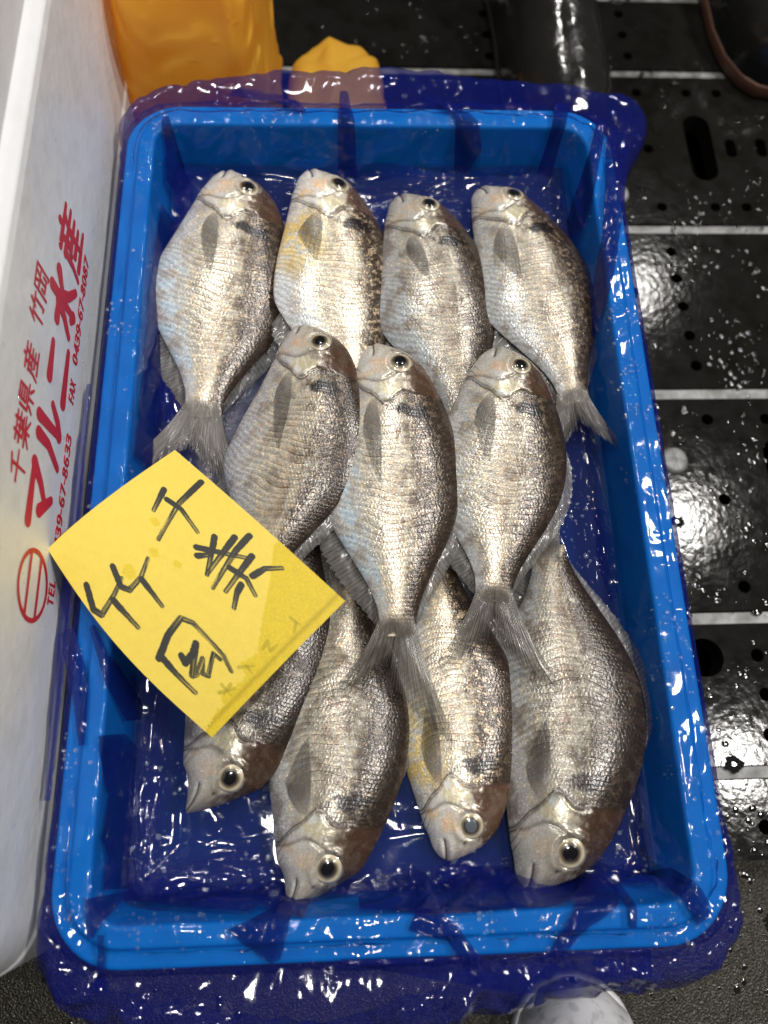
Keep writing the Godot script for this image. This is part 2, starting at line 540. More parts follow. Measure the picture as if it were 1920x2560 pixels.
func liner() -> void:
	var bag := base("plastic_liner", Vector3(0, 0.1, 0))
	tag(bag, "crinkled translucent blue plastic film lining and overhanging the fish box", "plastic liner")
	var off := Vector3(0, -0.1, 0)
	wr1 = noise(16.0, 101, FastNoiseLite.TYPE_SIMPLEX_SMOOTH, 2)
	wr2 = noise(38.0, 102, FastNoiseLite.TYPE_SIMPLEX_SMOOTH, 2)
	wr3 = noise(9.0, 103, FastNoiseLite.TYPE_SIMPLEX_SMOOTH, 2)
	# film drawn over the rim
	make_ring(0.0019)
	var n := ring_core.size()
	var prof := resample(RIM, 90)
	var P := PackedVector3Array()
	P.resize(prof.size() * n)
	for i in prof.size():
		var a: Vector2 = prof[i]
		var b: Vector2 = prof[mini(i + 1, prof.size() - 1)]
		var c: Vector2 = prof[maxi(i - 1, 0)]
		var tn := (b - c).normalized()
		var nr := Vector2(-tn.y, tn.x)               # outward of the film
		var slack := 0.0022 + 0.005 * sstep(-0.0215, -0.030, a.x)
		for k in n:
			var q := ring_core[k] + ring_n[k] * (RR + a.x) + Vector3(0, a.y, 0)
			var ends := sstep(0.16, 0.26, absf(q.z))
			var tight := 0.26 + 0.70 * ends
			if q.x < -0.13: tight = maxf(tight, 0.35)
			var dsp := crease(q) * slack * tight + wr3.get_noise_3dv(q) * 0.0012 * tight
			var thr := pleat(k * 0.0019, i * 0.012)
			dsp += 0.0016 * maxf(thr, 0.0) * (ends * 0.9 + 0.12)
			P[i * n + k] = q + (ring_n[k] * nr.x + Vector3(0, nr.y, 0)) * dsp + off
	put("rim_film", grid(P, prof.size(), n, Vector3.ZERO, PackedVector2Array(), PackedColorArray(), false, true), M.film, bag)
	# loose skirt outside the rim
	make_ring(0.0022)
	n = ring_core.size()
	var rows := 30
	P = PackedVector3Array()
	P.resize(rows * n)
	for k in n:
		var q := ring_core[k] + ring_n[k] * RR
		var top := sstep(0.24, 0.283, -q.z)
		var bot := sstep(0.235, 0.283, q.z)
		var lft := sstep(0.15, 0.18, -q.x)
		var spike := exp(-pow((q.x - 0.172) / 0.02, 2) - pow((q.z + 0.262) / 0.03, 2))
		var tr := sstep(-0.17, -0.27, q.z) * sstep(0.16, 0.18, q.x)
		var E := 0.0015 + 0.034 * top + 0.001 * lft + 0.018 * bot + 0.026 * bot * exp(-pow((q.x + 0.05) / 0.09, 2)) + 0.014 * spike + 0.012 * tr
		E *= 1.0 - 0.45 * top * sstep(0.02, 0.15, q.x) * (1.0 - tr) - 0.62 * top * sstep(-0.06, -0.15, q.x)
		E += (wr3.get_noise_2d(q.x * 1.2 + 5, q.z * 1.2) * 0.004 + wr1.get_noise_2d(q.x, q.z) * 0.0006) * maxf(top, bot)
		E = maxf(E, 0.0012)
		var D := 0.030 + 0.03 * bot + 0.02 * lft
		var fold := wr2.get_noise_2d(q.x * 1.3, q.z * 1.3)
		for i in rows:
			var t := i / (rows - 1.0)
			var o := 0.0004 + E * pow(sin(minf(t * 1.25, 1.0) * PI / 2), 0.9) * (1.0 - 0.25 * sstep(0.75, 1.0, t))
			var y := 0.1472 - D * pow(t, 2.2) + (0.010 * top + 0.004 * bot) * sin(t * PI)
			var p := q + ring_n[k] * o + Vector3(0, y, 0)
			var amt := sin(minf(t * 1.2, 1.0) * PI / 2) * (0.06 + maxf(top, bot))
			p += (ring_n[k] * 0.3 + Vector3.UP) * (crease(p * 1.4, 6) * 0.0065 + pleat(k * 0.0022, t * 1.1) * 0.0050) * amt * (1.0 - 0.72 * top)
			P[i * n + k] = p + off
	put("loose_edge", grid(P, rows, n, Vector3.UP, PackedVector2Array(), PackedColorArray(), false, true), M.film, bag)
	# folded-over bits lying on the rim: a second thickness of film
	var strips := [
		[[[-0.1045, -0.3051], [-0.0768, -0.2942], [-0.0492, -0.2723]], [0.016, 0.018, 0.003]],
		[[[-0.0208, -0.3066], [-0.0202, -0.2772], [-0.0189, -0.2466]], [0.006, 0.009, 0.016]],
		[[[0.04, -0.300], [0.060, -0.276], [0.075, -0.250]], [0.012, 0.008, 0.020]],
		[[[0.1439, -0.2864], [0.1376, -0.2572], [0.1293, -0.2269]], [0.012, 0.010, 0.018]],
		[[[0.1854, -0.262], [0.1728, -0.1979], [0.1615, -0.146], [0.1484, -0.09]], [0.018, 0.016, 0.012, 0.003]],
		[[[0.1717, -0.2643], [0.1601, -0.2272], [0.1477, -0.1855]], [0.008, 0.009, 0.012]],
		[[[-0.1836, 0.1087], [-0.1716, 0.1442], [-0.1678, 0.1727]], [0.009, 0.011, 0.004]],
		[[[-0.1676, 0.108], [-0.1532, 0.1414], [-0.1477, 0.1572]], [0.003, 0.007, 0.008]],
		[[[-0.1551, 0.167], [-0.1452, 0.1966], [-0.1459, 0.2293], [-0.1501, 0.2462]], [0.008, 0.018, 0.019, 0.008]],
		[[[-0.152, 0.2478], [-0.153, 0.2569], [-0.1541, 0.2651]], [0.014, 0.009, 0.003]],
		[[[-0.1488, 0.2637], [-0.1487, 0.2754], [-0.150, 0.290]], [0.003, 0.004, 0.006]],
		[[[-0.0702, 0.258], [-0.0661, 0.2695], [-0.0625, 0.2793]], [0.034, 0.022, 0.005]],
		[[[0.0082, 0.2604], [0.0268, 0.2696], [0.043, 0.2928]], [0.016, 0.008, 0.012]],
		[[[0.1186, 0.2494], [0.0946, 0.2649], [0.0822, 0.2788], [0.075, 0.294]], [0.014, 0.013, 0.008, 0.005]],
		[[[0.1485, 0.2471], [0.1543, 0.2570], [0.1593, 0.2692]], [0.008, 0.012, 0.010]],
		[[[0.1217, 0.2521], [0.1212, 0.262], [0.1204, 0.2707]], [0.008, 0.005, 0.004]],
		[[[-0.146, 0.246], [-0.1048, 0.2455], [-0.0715, 0.2455], [-0.0475, 0.2575]], [0.012, 0.020, 0.024, 0.006]],
		[[[-0.02, 0.256], [0.0486, 0.2545], [0.0824, 0.2546], [0.1148, 0.2504]], [0.004, 0.012, 0.010, 0.008]],
		[[[-0.147, -0.20], [-0.1495, -0.13], [-0.1475, -0.06], [-0.150, 0.0]], [0.012, 0.010, 0.014, 0.010]],
		[[[-0.1875, -0.05], [-0.1880, 0.0], [-0.1860, 0.06], [-0.187, 0.14], [-0.185, 0.20]], [0.003, 0.007, 0.010, 0.008, 0.004]],
		[[[0.13, 0.288], [0.06, 0.292], [0.0, 0.284], [-0.03, 0.281]], [0.014, 0.020, 0.012, 0.002]],
		[[[-0.15, -0.262], [-0.147, -0.245], [-0.150, -0.225]], [0.005, 0.012, 0.004]]]
	for s in strips:
		put("film_fold", ribbon_film(s[0], s[1], off), M.film, bag)
	# film sunk over the ice inside
	var nx := 104
	var nz := 176
	# the bag lies crumpled in several thicknesses over the bottom of the box
	var cell := noise(30.0, 55, FastNoiseLite.TYPE_CELLULAR, 1, FastNoiseLite.FRACTAL_NONE)
	cell.cellular_return_type = FastNoiseLite.RETURN_DISTANCE
	var big := noise(9.0, 56)
	for lay in 3:
		P = PackedVector3Array()
		for i in nz:
			var z := lerpf(-0.2545, 0.2545, i / (nz - 1.0))
			for j in nx:
				var x := lerpf(-0.1495, 0.1495, j / (nx - 1.0))
				P.append(Vector3(x, bed_y(x + lay * 0.31, z, cell, big) + 0.010 * sstep(-0.060, -0.036, sd_box(x, z)) - 0.010 * lay + 0.0004 * crease(Vector3(x + 0.37 * lay, 0.3, z) * 1.2, 6), z) + off)
		put("bed_film", grid(P, nz, nx, Vector3.UP), M.film, bag)
	# melt water
	var water_n := noise(22.0, 58, FastNoiseLite.TYPE_SIMPLEX_SMOOTH, 2)
	P = PackedVector3Array()
	for i in nz:
		var z := lerpf(-0.256, 0.256, i / (nz - 1.0))
		for j in nx:
			var x := lerpf(-0.151, 0.151, j / (nx - 1.0))
			P.append(Vector3(x, 0.00035 * water_n.get_noise_2d(x, z), z))
	var w := put("melt_water", grid(P, nz, nx, Vector3.UP), M.water)
	w.position.y = 0.1175
	tag(w, "shallow clear melt water pooled round the fish in the box", "water")
	# glinting beads on film and water
	var sm := SphereMesh.new()
	sm.radius = 1.0
	sm.height = 2.0
	sm.radial_segments = 12
	sm.rings = 6
	var T := []
	var clump := noise(20.0, 59)
	var tries := 0
	while T.size() < 2800 and tries < 80000:
		tries += 1
		var x := rng.randf_range(-0.148, 0.148)
		var z := rng.randf_range(-0.252, 0.252)
		if clump.get_noise_2d(x, z) < rng.randf_range(-0.05, 0.4):
			continue
		var r := 0.0004 + 0.0014 * pow(rng.randf(), 4.0)
		var y := 0.1177
		T.append(Transform3D(Basis.from_scale(Vector3(r, r * rng.randf_range(0.2, 0.45), r)), Vector3(x, y, z)))
	scatter("water_droplets", sm, T, M.drop_rim, "tiny glinting droplets over the film and water round the fish", "water")
	# beads on the rim film
	T = []
	tries = 0
	while T.size() < 1000 and tries < 30000:
		tries += 1
		var k := rng.randi() % ring_core.size()
		var o := rng.randf_range(-0.026, 0.0)
		var q := ring_core[k] + ring_n[k] * (RR + o)
		if clump.get_noise_2d(q.x * 0.9 + 3, q.z * 0.9) < rng.randf_range(0.0, 0.35):
			continue
		var r := 0.0004 + 0.0010 * pow(rng.randf(), 3.0)
		T.append(Transform3D(Basis.from_scale(Vector3(r, r * rng.randf_range(0.2, 0.45), r)), Vector3(q.x, rim_y(o) + 0.0006, q.z)))
	scatter("rim_droplets", sm, T, M.drop_rim, "tiny water droplets sitting on the bright blue film of the rim", "water")

func bed_y(x: float, z: float, cell: FastNoiseLite, big: FastNoiseLite) -> float:
	var d := -cell.get_noise_2d(x, z)                  # 0..1, high in the middle of a lump
	var y := 0.106 + 0.0018 * sqrt(clampf(d, 0.0, 1.0)) + 0.006 * big.get_noise_2d(x, z)
	return y

func ribbon_film(pts: Array, wid: Array, off: Vector3) -> ArrayMesh:
	var c := Curve2D.new()
	for k in pts.size():
		var p := Vector2(pts[k][0], pts[k][1])
		var a := Vector2(pts[maxi(k - 1, 0)][0], pts[maxi(k - 1, 0)][1])
		var b := Vector2(pts[mini(k + 1, pts.size() - 1)][0], pts[mini(k + 1, pts.size() - 1)][1])
		c.add_point(p, (a - b) / 6, (b - a) / 6)
	var ln := c.get_baked_length()
	var nu := maxi(12, int(ln / 0.002))
	var nv := 11
	var P := PackedVector3Array()
	for i in nu:
		var t := i / (nu - 1.0)
		var p := c.sample_baked(t * ln)
		var d := (c.sample_baked(minf(t * ln + 0.002, ln)) - c.sample_baked(maxf(t * ln - 0.002, 0))).normalized()
		var s := Vector2(-d.y, d.x)
		var f := t * (wid.size() - 1)
		var k := mini(int(f), wid.size() - 2)
		var w := lerpf(wid[k], wid[k + 1], f - k)
		for j in nv:
			var v := j / (nv - 1.0) - 0.5
			var q := p + s * w * v
			var y := rim_y(sd_box(q.x, q.y)) + 0.0030 + 0.0010 * cos(v * PI) + 0.0014 * crease(Vector3(q.x * 1.6, 0.7, q.y * 1.6), 5)
			P.append(Vector3(q.x, y, q.y) + off)
	# a fold is two thicknesses of film
	var Q := PackedVector3Array()
	for i in nu:
		for j in nv:
			Q.append(P[i * nv + j])
		for j in nv:
			Q.append(P[i * nv + nv - 1 - j] - Vector3(0, 0.0008, 0))
	return grid(Q, nu, nv * 2, Vector3.UP)

# ---------------------------------------------------------------- fish
const DORS := [[0.0, 0.014], [0.008, 0.040], [0.02, 0.066], [0.04, 0.096], [0.07, 0.122], [0.10, 0.142], [0.15, 0.167], [0.22, 0.194], [0.30, 0.220], [0.40, 0.240], [0.5, 0.243], [0.6, 0.226], [0.7, 0.185], [0.8, 0.130], [0.88, 0.088], [0.95, 0.064], [1.0, 0.060]]
const VENT := [[0.0, 0.014], [0.008, 0.036], [0.02, 0.056], [0.04, 0.079], [0.07, 0.100], [0.10, 0.117], [0.15, 0.134], [0.22, 0.156], [0.30, 0.182], [0.40, 0.214], [0.5, 0.236], [0.57, 0.238], [0.65, 0.206], [0.75, 0.146], [0.85, 0.088], [0.92, 0.062], [1.0, 0.054]]
const THICK := [[0.0, 0.010], [0.012, 0.026], [0.04, 0.046], [0.1, 0.064], [0.2, 0.076], [0.32, 0.079], [0.5, 0.074], [0.65, 0.059], [0.8, 0.039], [0.92, 0.020], [0.97, 0.009], [1.0, 0.0015]]
const HS := 0.032        # how far the gill cover, cheek and eye sit back from the snout
var d_tab := PackedFloat32Array()
var v_tab := PackedFloat32Array()
var t_tab := PackedFloat32Array()

func tab(t: PackedFloat32Array, u: float) -> float:
	var f := clampf(u, 0, 1) * 400.0
	var k := mini(int(f), 399)
	return lerpf(t[k], t[k + 1], f - k)

func gill_u(v: float) -> float:                        # where the gill cover ends, at height v
	return HS + 0.160 + 0.062 * exp(-pow((v + 0.005) / 0.045, 2)) + 0.03 * sstep(0.02, 0.10, v) - 0.05 * sstep(-0.07, -0.13, v)

func flank(u: float, v: float) -> float:               # height of the upper flank above the mid plane, lengths of the body
	var d := tab(d_tab, u)
	var b := tab(v_tab, u)
	var c := (d - b) / 2
	var h := (d + b) / 2
	var q := clampf((v - c) / h, -1.0, 1.0)
	return tab(t_tab, u) * pow(maxf(1.0 - q * q, 0.0), 0.74)

func relief(u: float, v: float) -> float:              # gill cover, cheek, socket and jaw
	var r := 0.0
	if u < 0.33:
		var g := gill_u(v)
		var inside := sstep(g + 0.004, g - 0.006, u)
		r += 0.0095 * inside * sstep(0.02, 0.10, u) * sstep(-0.155, -0.12, v) * sstep(0.13, 0.09, v)
		var pre := HS + 0.112 + 0.03 * exp(-pow((v + 0.03) / 0.05, 2))
		r -= 0.0050 * exp(-pow((u - pre) / 0.0050, 2)) * sstep(-0.12, -0.10, v) * sstep(0.05, 0.02, v)
		r += 0.002 * sstep(pre + 0.004, pre - 0.01, u) * sstep(0.05, 0.0, v)
		var e := Vector2(u - EU, v - EV).length()
		r += 0.006 * exp(-pow((e - 0.049) / 0.008, 2)) - 0.004 * sstep(0.047, 0.034, e)
		# jaw: lip ridge and the slit of the mouth
		var jaw := v + 0.012 + u * 0.45
		r -= 0.007 * exp(-pow(jaw / 0.006, 2)) * sstep(0.075, 0.055, u)
		r += 0.005 * exp(-pow((jaw - 0.018) / 0.010, 2)) * sstep(0.075, 0.05, u)
		r += 0.004 * exp(-pow((jaw + 0.018) / 0.010, 2)) * sstep(0.07, 0.05, u)
		r -= 0.003 * exp(-pow((u - 0.052) / 0.005, 2) - pow((v - 0.030) / 0.005, 2))
	return r

const EU := 0.105
const EV := 0.046
const TW := 900
const TH := 480
var skin_tex := []
var scale_tex: ImageTexture

func paint_skins() -> void:
	for i in 401:
		d_tab.append(curve(DORS, i / 400.0))
		v_tab.append(curve(VENT, i / 400.0))
		t_tab.append(curve(THICK, i / 400.0))
	# relief of scales, ray lines and fine wrinkles, shared by all
	var cellr := noise(0.15, 201, FastNoiseLite.TYPE_CELLULAR, 1, FastNoiseLite.FRACTAL_NONE)
	cellr.cellular_return_type = FastNoiseLite.RETURN_DISTANCE
	var fine := noise(0.05, 202)
	var bytes := PackedByteArray()
	bytes.resize(TW * TH)
	for y in TH:
		var v := 0.32 - 0.64 * y / TH
		for x in TW:
			var u := float(x) / TW
			var h := 0.5
			if u > gill_u(v):
				var jit := fine.get_noise_2d(x, y)
				var ra := u / 0.0128 + 0.35 * jit
				var row := floorf(ra)
				var fb := v / 0.0120 + 0.5 * fmod(row, 2.0) + 0.3 * jit
				var fy := fb - floorf(fb) - 0.5
				var fx := ra - row
				var sc := fx + 1.6 * fy * fy
				sc -= floorf(sc)
				h = 0.42 + 0.26 * (1.0 - sc) - 0.12 * cellr.get_noise_2d(x, y)
				h += 0.16 * fine.get_noise_2d(x * 0.6, y * 2.2)
				h -= 0.26 * myo(u, v)
			else:
				h = 0.55 + 0.22 * fine.get_noise_2d(x * 0.8, y * 0.8)
			bytes[y * TW + x] = int(clampf(h, 0, 1) * 255)
	var im := Image.create_from_data(TW, TH, false, Image.FORMAT_L8, bytes)
	scale_tex = ImageTexture.create_from_image(im)
	# [seed, gold, brown patches, blue belly, brightness]
	for s in [[11, 0.9, 0.55, 1.0, 1.05], [23, 1.3, 0.5, 0.35, 1.12], [37, 0.75, 1.0, 0.5, 0.92], [53, 0.55, 1.1, 0.15, 0.86], [67, 1.0, 0.8, 0.3, 0.97]]:
		skin_tex.append(paint_skin(s))

func myo(u: float, v: float) -> float:                 # faint curved lines between the muscle bands
	var m := sstep(0.30, 0.36, u) * sstep(0.86, 0.62, u) * sstep(-0.14, -0.05, v) * sstep(0.17, 0.10, v)
	if m <= 0.0: return 0.0
	var ph := (u + 1.6 * (v - 0.01) * (v - 0.01) - 0.05 * v + 0.006 * sin(v * 31.0 + u * 17.0) + 0.004 * sin(u * 63.0)) / 0.0225
	var f := absf(ph - roundf(ph))
	return m * sstep(0.10, 0.0, f)

func paint_skin(s: Array) -> ImageTexture:
	var sd: int = s[0]
	var gold: float = s[1]
	var brown: float = s[2]
	var blue: float = s[3]
	var bright: float = s[4]
	var n1 := noise(0.010, sd)
	var n2 := noise(0.030, sd + 1, FastNoiseLite.TYPE_SIMPLEX_SMOOTH, 4)
	var n3 := noise(0.16, sd + 2, FastNoiseLite.TYPE_SIMPLEX_SMOOTH, 2)
	var n4 := noise(0.35, sd + 3, FastNoiseLite.TYPE_VALUE, 1)
	var bytes := PackedByteArray()
	bytes.resize(TW * TH * 3)
	var back := Color(0.21, 0.17, 0.14)
	var side := Color(0.67, 0.645, 0.59)
	var belly := Color(0.71, 0.71, 0.71)
	var head := Color(0.63, 0.60, 0.545)
	for y in TH:
		var v := 0.32 - 0.64 * y / TH
		for x in TW:
			var u := float(x) / TW
			var a := n1.get_noise_2d(x, y * 1.6)
			var b := n2.get_noise_2d(x, y * 1.4)
			var c := n3.get_noise_2d(x * 0.7, y)
			var d := n4.get_noise_2d(x, y)
			var vr := v / tab(d_tab, u) if v > 0 else v / tab(v_tab, u)
			var g := gill_u(v)
			var k := side.lerp(back, sstep(0.10, 0.50, vr + a * 0.25 + b * 0.32 + c * 0.12))
			k = k.lerp(belly, 0.85 * sstep(-0.30, -0.75, vr + b * 0.35))
			# gold flecks and brown patches
			k = k.lerp(Color(0.88, 0.80, 0.66), clampf(0.55 * gold * sstep(-0.05, 0.5, b + 0.5 * c) * sstep(0.95, 0.45, absf(vr)), 0, 1))
			k = k.lerp(Color(0.36, 0.31, 0.27), clampf(0.45 * brown * sstep(-0.02, 0.40, a + 0.35 * b + 0.25 * c), 0, 1))
			k = k.lerp(Color(0.66, 0.74, 0.80), clampf(0.70 * blue * sstep(-0.35, 0.30, -a + 0.25 * b) * sstep(-0.35, -0.6, vr) * sstep(0.35, 0.5, u) * sstep(0.95, 0.8, u), 0, 1))
			if sd == 23:
				k = k.lerp(Color(0.78, 0.66, 0.36), 0.7 * sstep(0.02, -0.12, v) * sstep(0.2, 0.26, u) * sstep(0.56, 0.36, u + 0.1 * b) * sstep(-0.7, 0.3, b + a))
			# pink-tan stripe along the side, pale lateral line
			k = k.lerp(Color(0.74, 0.62, 0.50), 0.35 * exp(-pow((v - 0.005) / 0.03, 2)) * sstep(0.3, 0.5, u) * (0.6 + b))
			var ll := 0.085 - 0.09 * u + 0.02 * sin(u * 3.0)
			k = k.lerp(Color(0.80, 0.76, 0.64), 0.45 * exp(-pow((v - ll) / 0.005, 2)) * sstep(0.24, 0.3, u) * (0.5 + 1.4 * absf(c)))
			k = k.lerp(Color(0.24, 0.19, 0.15), 0.80 * myo(u, v) * sstep(-0.35, 0.25, b + 0.5 * c + 0.6 * a))
			# black shoulder blotch
			var e2 := pow((u - 0.285 - 0.10 * (v - 0.08)) / 0.021, 2) + pow((v - 0.085) / 0.052, 2)
			k = k.lerp(Color(0.10, 0.08, 0.08), 0.93 * sstep(2.2, 0.3, e2 + 1.6 * b + 0.3 * c))
			# head
			var hd := sstep(g + 0.005, g - 0.003, u)
			if hd > 0.0 and u < 0.33:
				var hc := head.lerp(Color(0.30, 0.22, 0.17), sstep(0.06, 0.11, v + 0.05 * b + 0.12 * maxf(u - 0.05, 0)))
				hc = hc.lerp(Color(0.74, 0.73, 0.71), 0.85 * sstep(0.05, -0.04, v + 0.06 * b))
				hc = hc.lerp(Color(0.36, 0.33, 0.31), 0.55 * sstep(0.6, 0.95, sin((v + 0.10 - 0.55 * (u - 0.12)) * 300.0)) * sstep(-0.085, -0.105, v) * sstep(0.05, 0.10, u))
				hc = hc.lerp(Color(0.80, 0.64, 0.50), 0.55 * gold * sstep(1.3, 0.2, pow((u - 0.112) / 0.030, 2) + pow((v + 0.025) / 0.034, 2) + 1.4 * b))
				hc = hc.lerp(Color(0.78, 0.66, 0.50), 0.5 * gold * sstep(1.2, 0.2, pow((u - 0.145) / 0.02, 2) + pow((v + 0.085) / 0.03, 2) + 1.4 * b))
				hc = hc.lerp(Color(0.76, 0.72, 0.58), 0.8 * sstep(1.3, 0.3, pow((u - 0.207) / 0.036, 2) + pow((v + 0.0) / 0.05, 2) + 1.3 * b + c * 0.6))
				hc = hc.lerp(Color(0.78, 0.80, 0.80), 0.7 * sstep(1.0, 0.2, pow((u - 0.230) / 0.018, 2) + pow((v + 0.02) / 0.018, 2)))
				hc = hc.lerp(Color(0.60, 0.57, 0.55), 0.6 * sstep(0.045, 0.01, u))
				hc = hc.lerp(Color(0.16, 0.13, 0.12), 0.55 * exp(-pow((u - g - 0.002) / 0.007, 2)))
				var pre := HS + 0.112 + 0.03 * exp(-pow((v + 0.03) / 0.05, 2))
				hc = hc.lerp(Color(0.24, 0.21, 0.19), 0.40 * exp(-pow((u - pre) / 0.006, 2)) * sstep(0.06, 0.03, v))
				var jaw := v + 0.012 + u * 0.45
				hc = hc.lerp(Color(0.20, 0.16, 0.15), 0.8 * exp(-pow(jaw / 0.0035, 2)) * sstep(0.075, 0.06, u))
				hc = hc.lerp(Color(0.12, 0.10, 0.10), 0.9 * exp(-pow((u - 0.052) / 0.005, 2) - pow((v - 0.030) / 0.005, 2)))
				# bony plates: pale ring round the socket, silver streaks fanning over the gill cover
				var er := Vector2(u - EU, v - EV).length()
				hc = hc.lerp(Color(0.72, 0.68, 0.60), 0.55 * exp(-pow((er - 0.060) / 0.010, 2)) * sstep(0.10, 0.0, v))
				var fan := sin(atan2(v + 0.03, u - 0.10) * 26.0 + 3.0 * b)
				hc = hc.lerp(Color(0.86, 0.85, 0.82), 0.50 * sstep(0.2, 0.9, fan) * sstep(pre, pre + 0.01, u) * sstep(0.06, 0.02, absf(v + 0.01)))
				hc = hc.lerp(Color(0.38, 0.34, 0.30), 0.45 * sstep(-0.2, 0.35, a + b) * sstep(-0.01, 0.05, v))
				k = k.lerp(hc, hd)
			elif u < 0.33:
				# shadow-grey gill membrane showing in the slit
				k = k.lerp(Color(0.22, 0.19, 0.18), 0.7 * exp(-pow((u - g - 0.006) / 0.006, 2)) * sstep(0.10, 0.05, v))
			# gill membrane just behind, pale tail root
			k = k.lerp(Color(0.72, 0.66, 0.52), 0.45 * sstep(0.94, 0.975, u) * sstep(-0.2, 0.4, b))
			var ridge := sin((u + 1.6 * (v - 0.01) * (v - 0.01) - 0.05 * v + 0.006 * sin(v * 31.0 + u * 17.0) + 0.004 * sin(u * 63.0)) / 0.0225 * TAU)
			var sh := bright * (1.0 + 0.13 * c + 0.08 * d + 0.10 * b + (0.075 * ridge * sstep(0.30, 0.4, u) * sstep(0.9, 0.7, u)))
			sh = lerpf(sh, bright * (1.04 + 0.10 * c + 0.06 * b), hd * (1.0 if u < 0.33 else 0.0))
			# scattered pale scales
			if d > 0.72: sh *= 1.16
			var at := (y * TW + x) * 3
			bytes[at] = int(clampf(k.r * sh, 0, 1) * 255)
			bytes[at + 1] = int(clampf(k.g * sh, 0, 1) * 255)
			bytes[at + 2] = int(clampf(k.b * sh, 0, 1) * 255)
	return ImageTexture.create_from_image(Image.create_from_data(TW, TH, false, Image.FORMAT_RGB8, bytes))

var skins := []

func fish_skins() -> void:
	paint_skins()
	for t in skin_tex:
		var m := mat(Color(1, 1, 1), 0.25, 0.20, 0.6)
		m.albedo_texture = t
		bump(m, scale_tex, 0.037)
		m.texture_repeat = false
		skins.append(m)

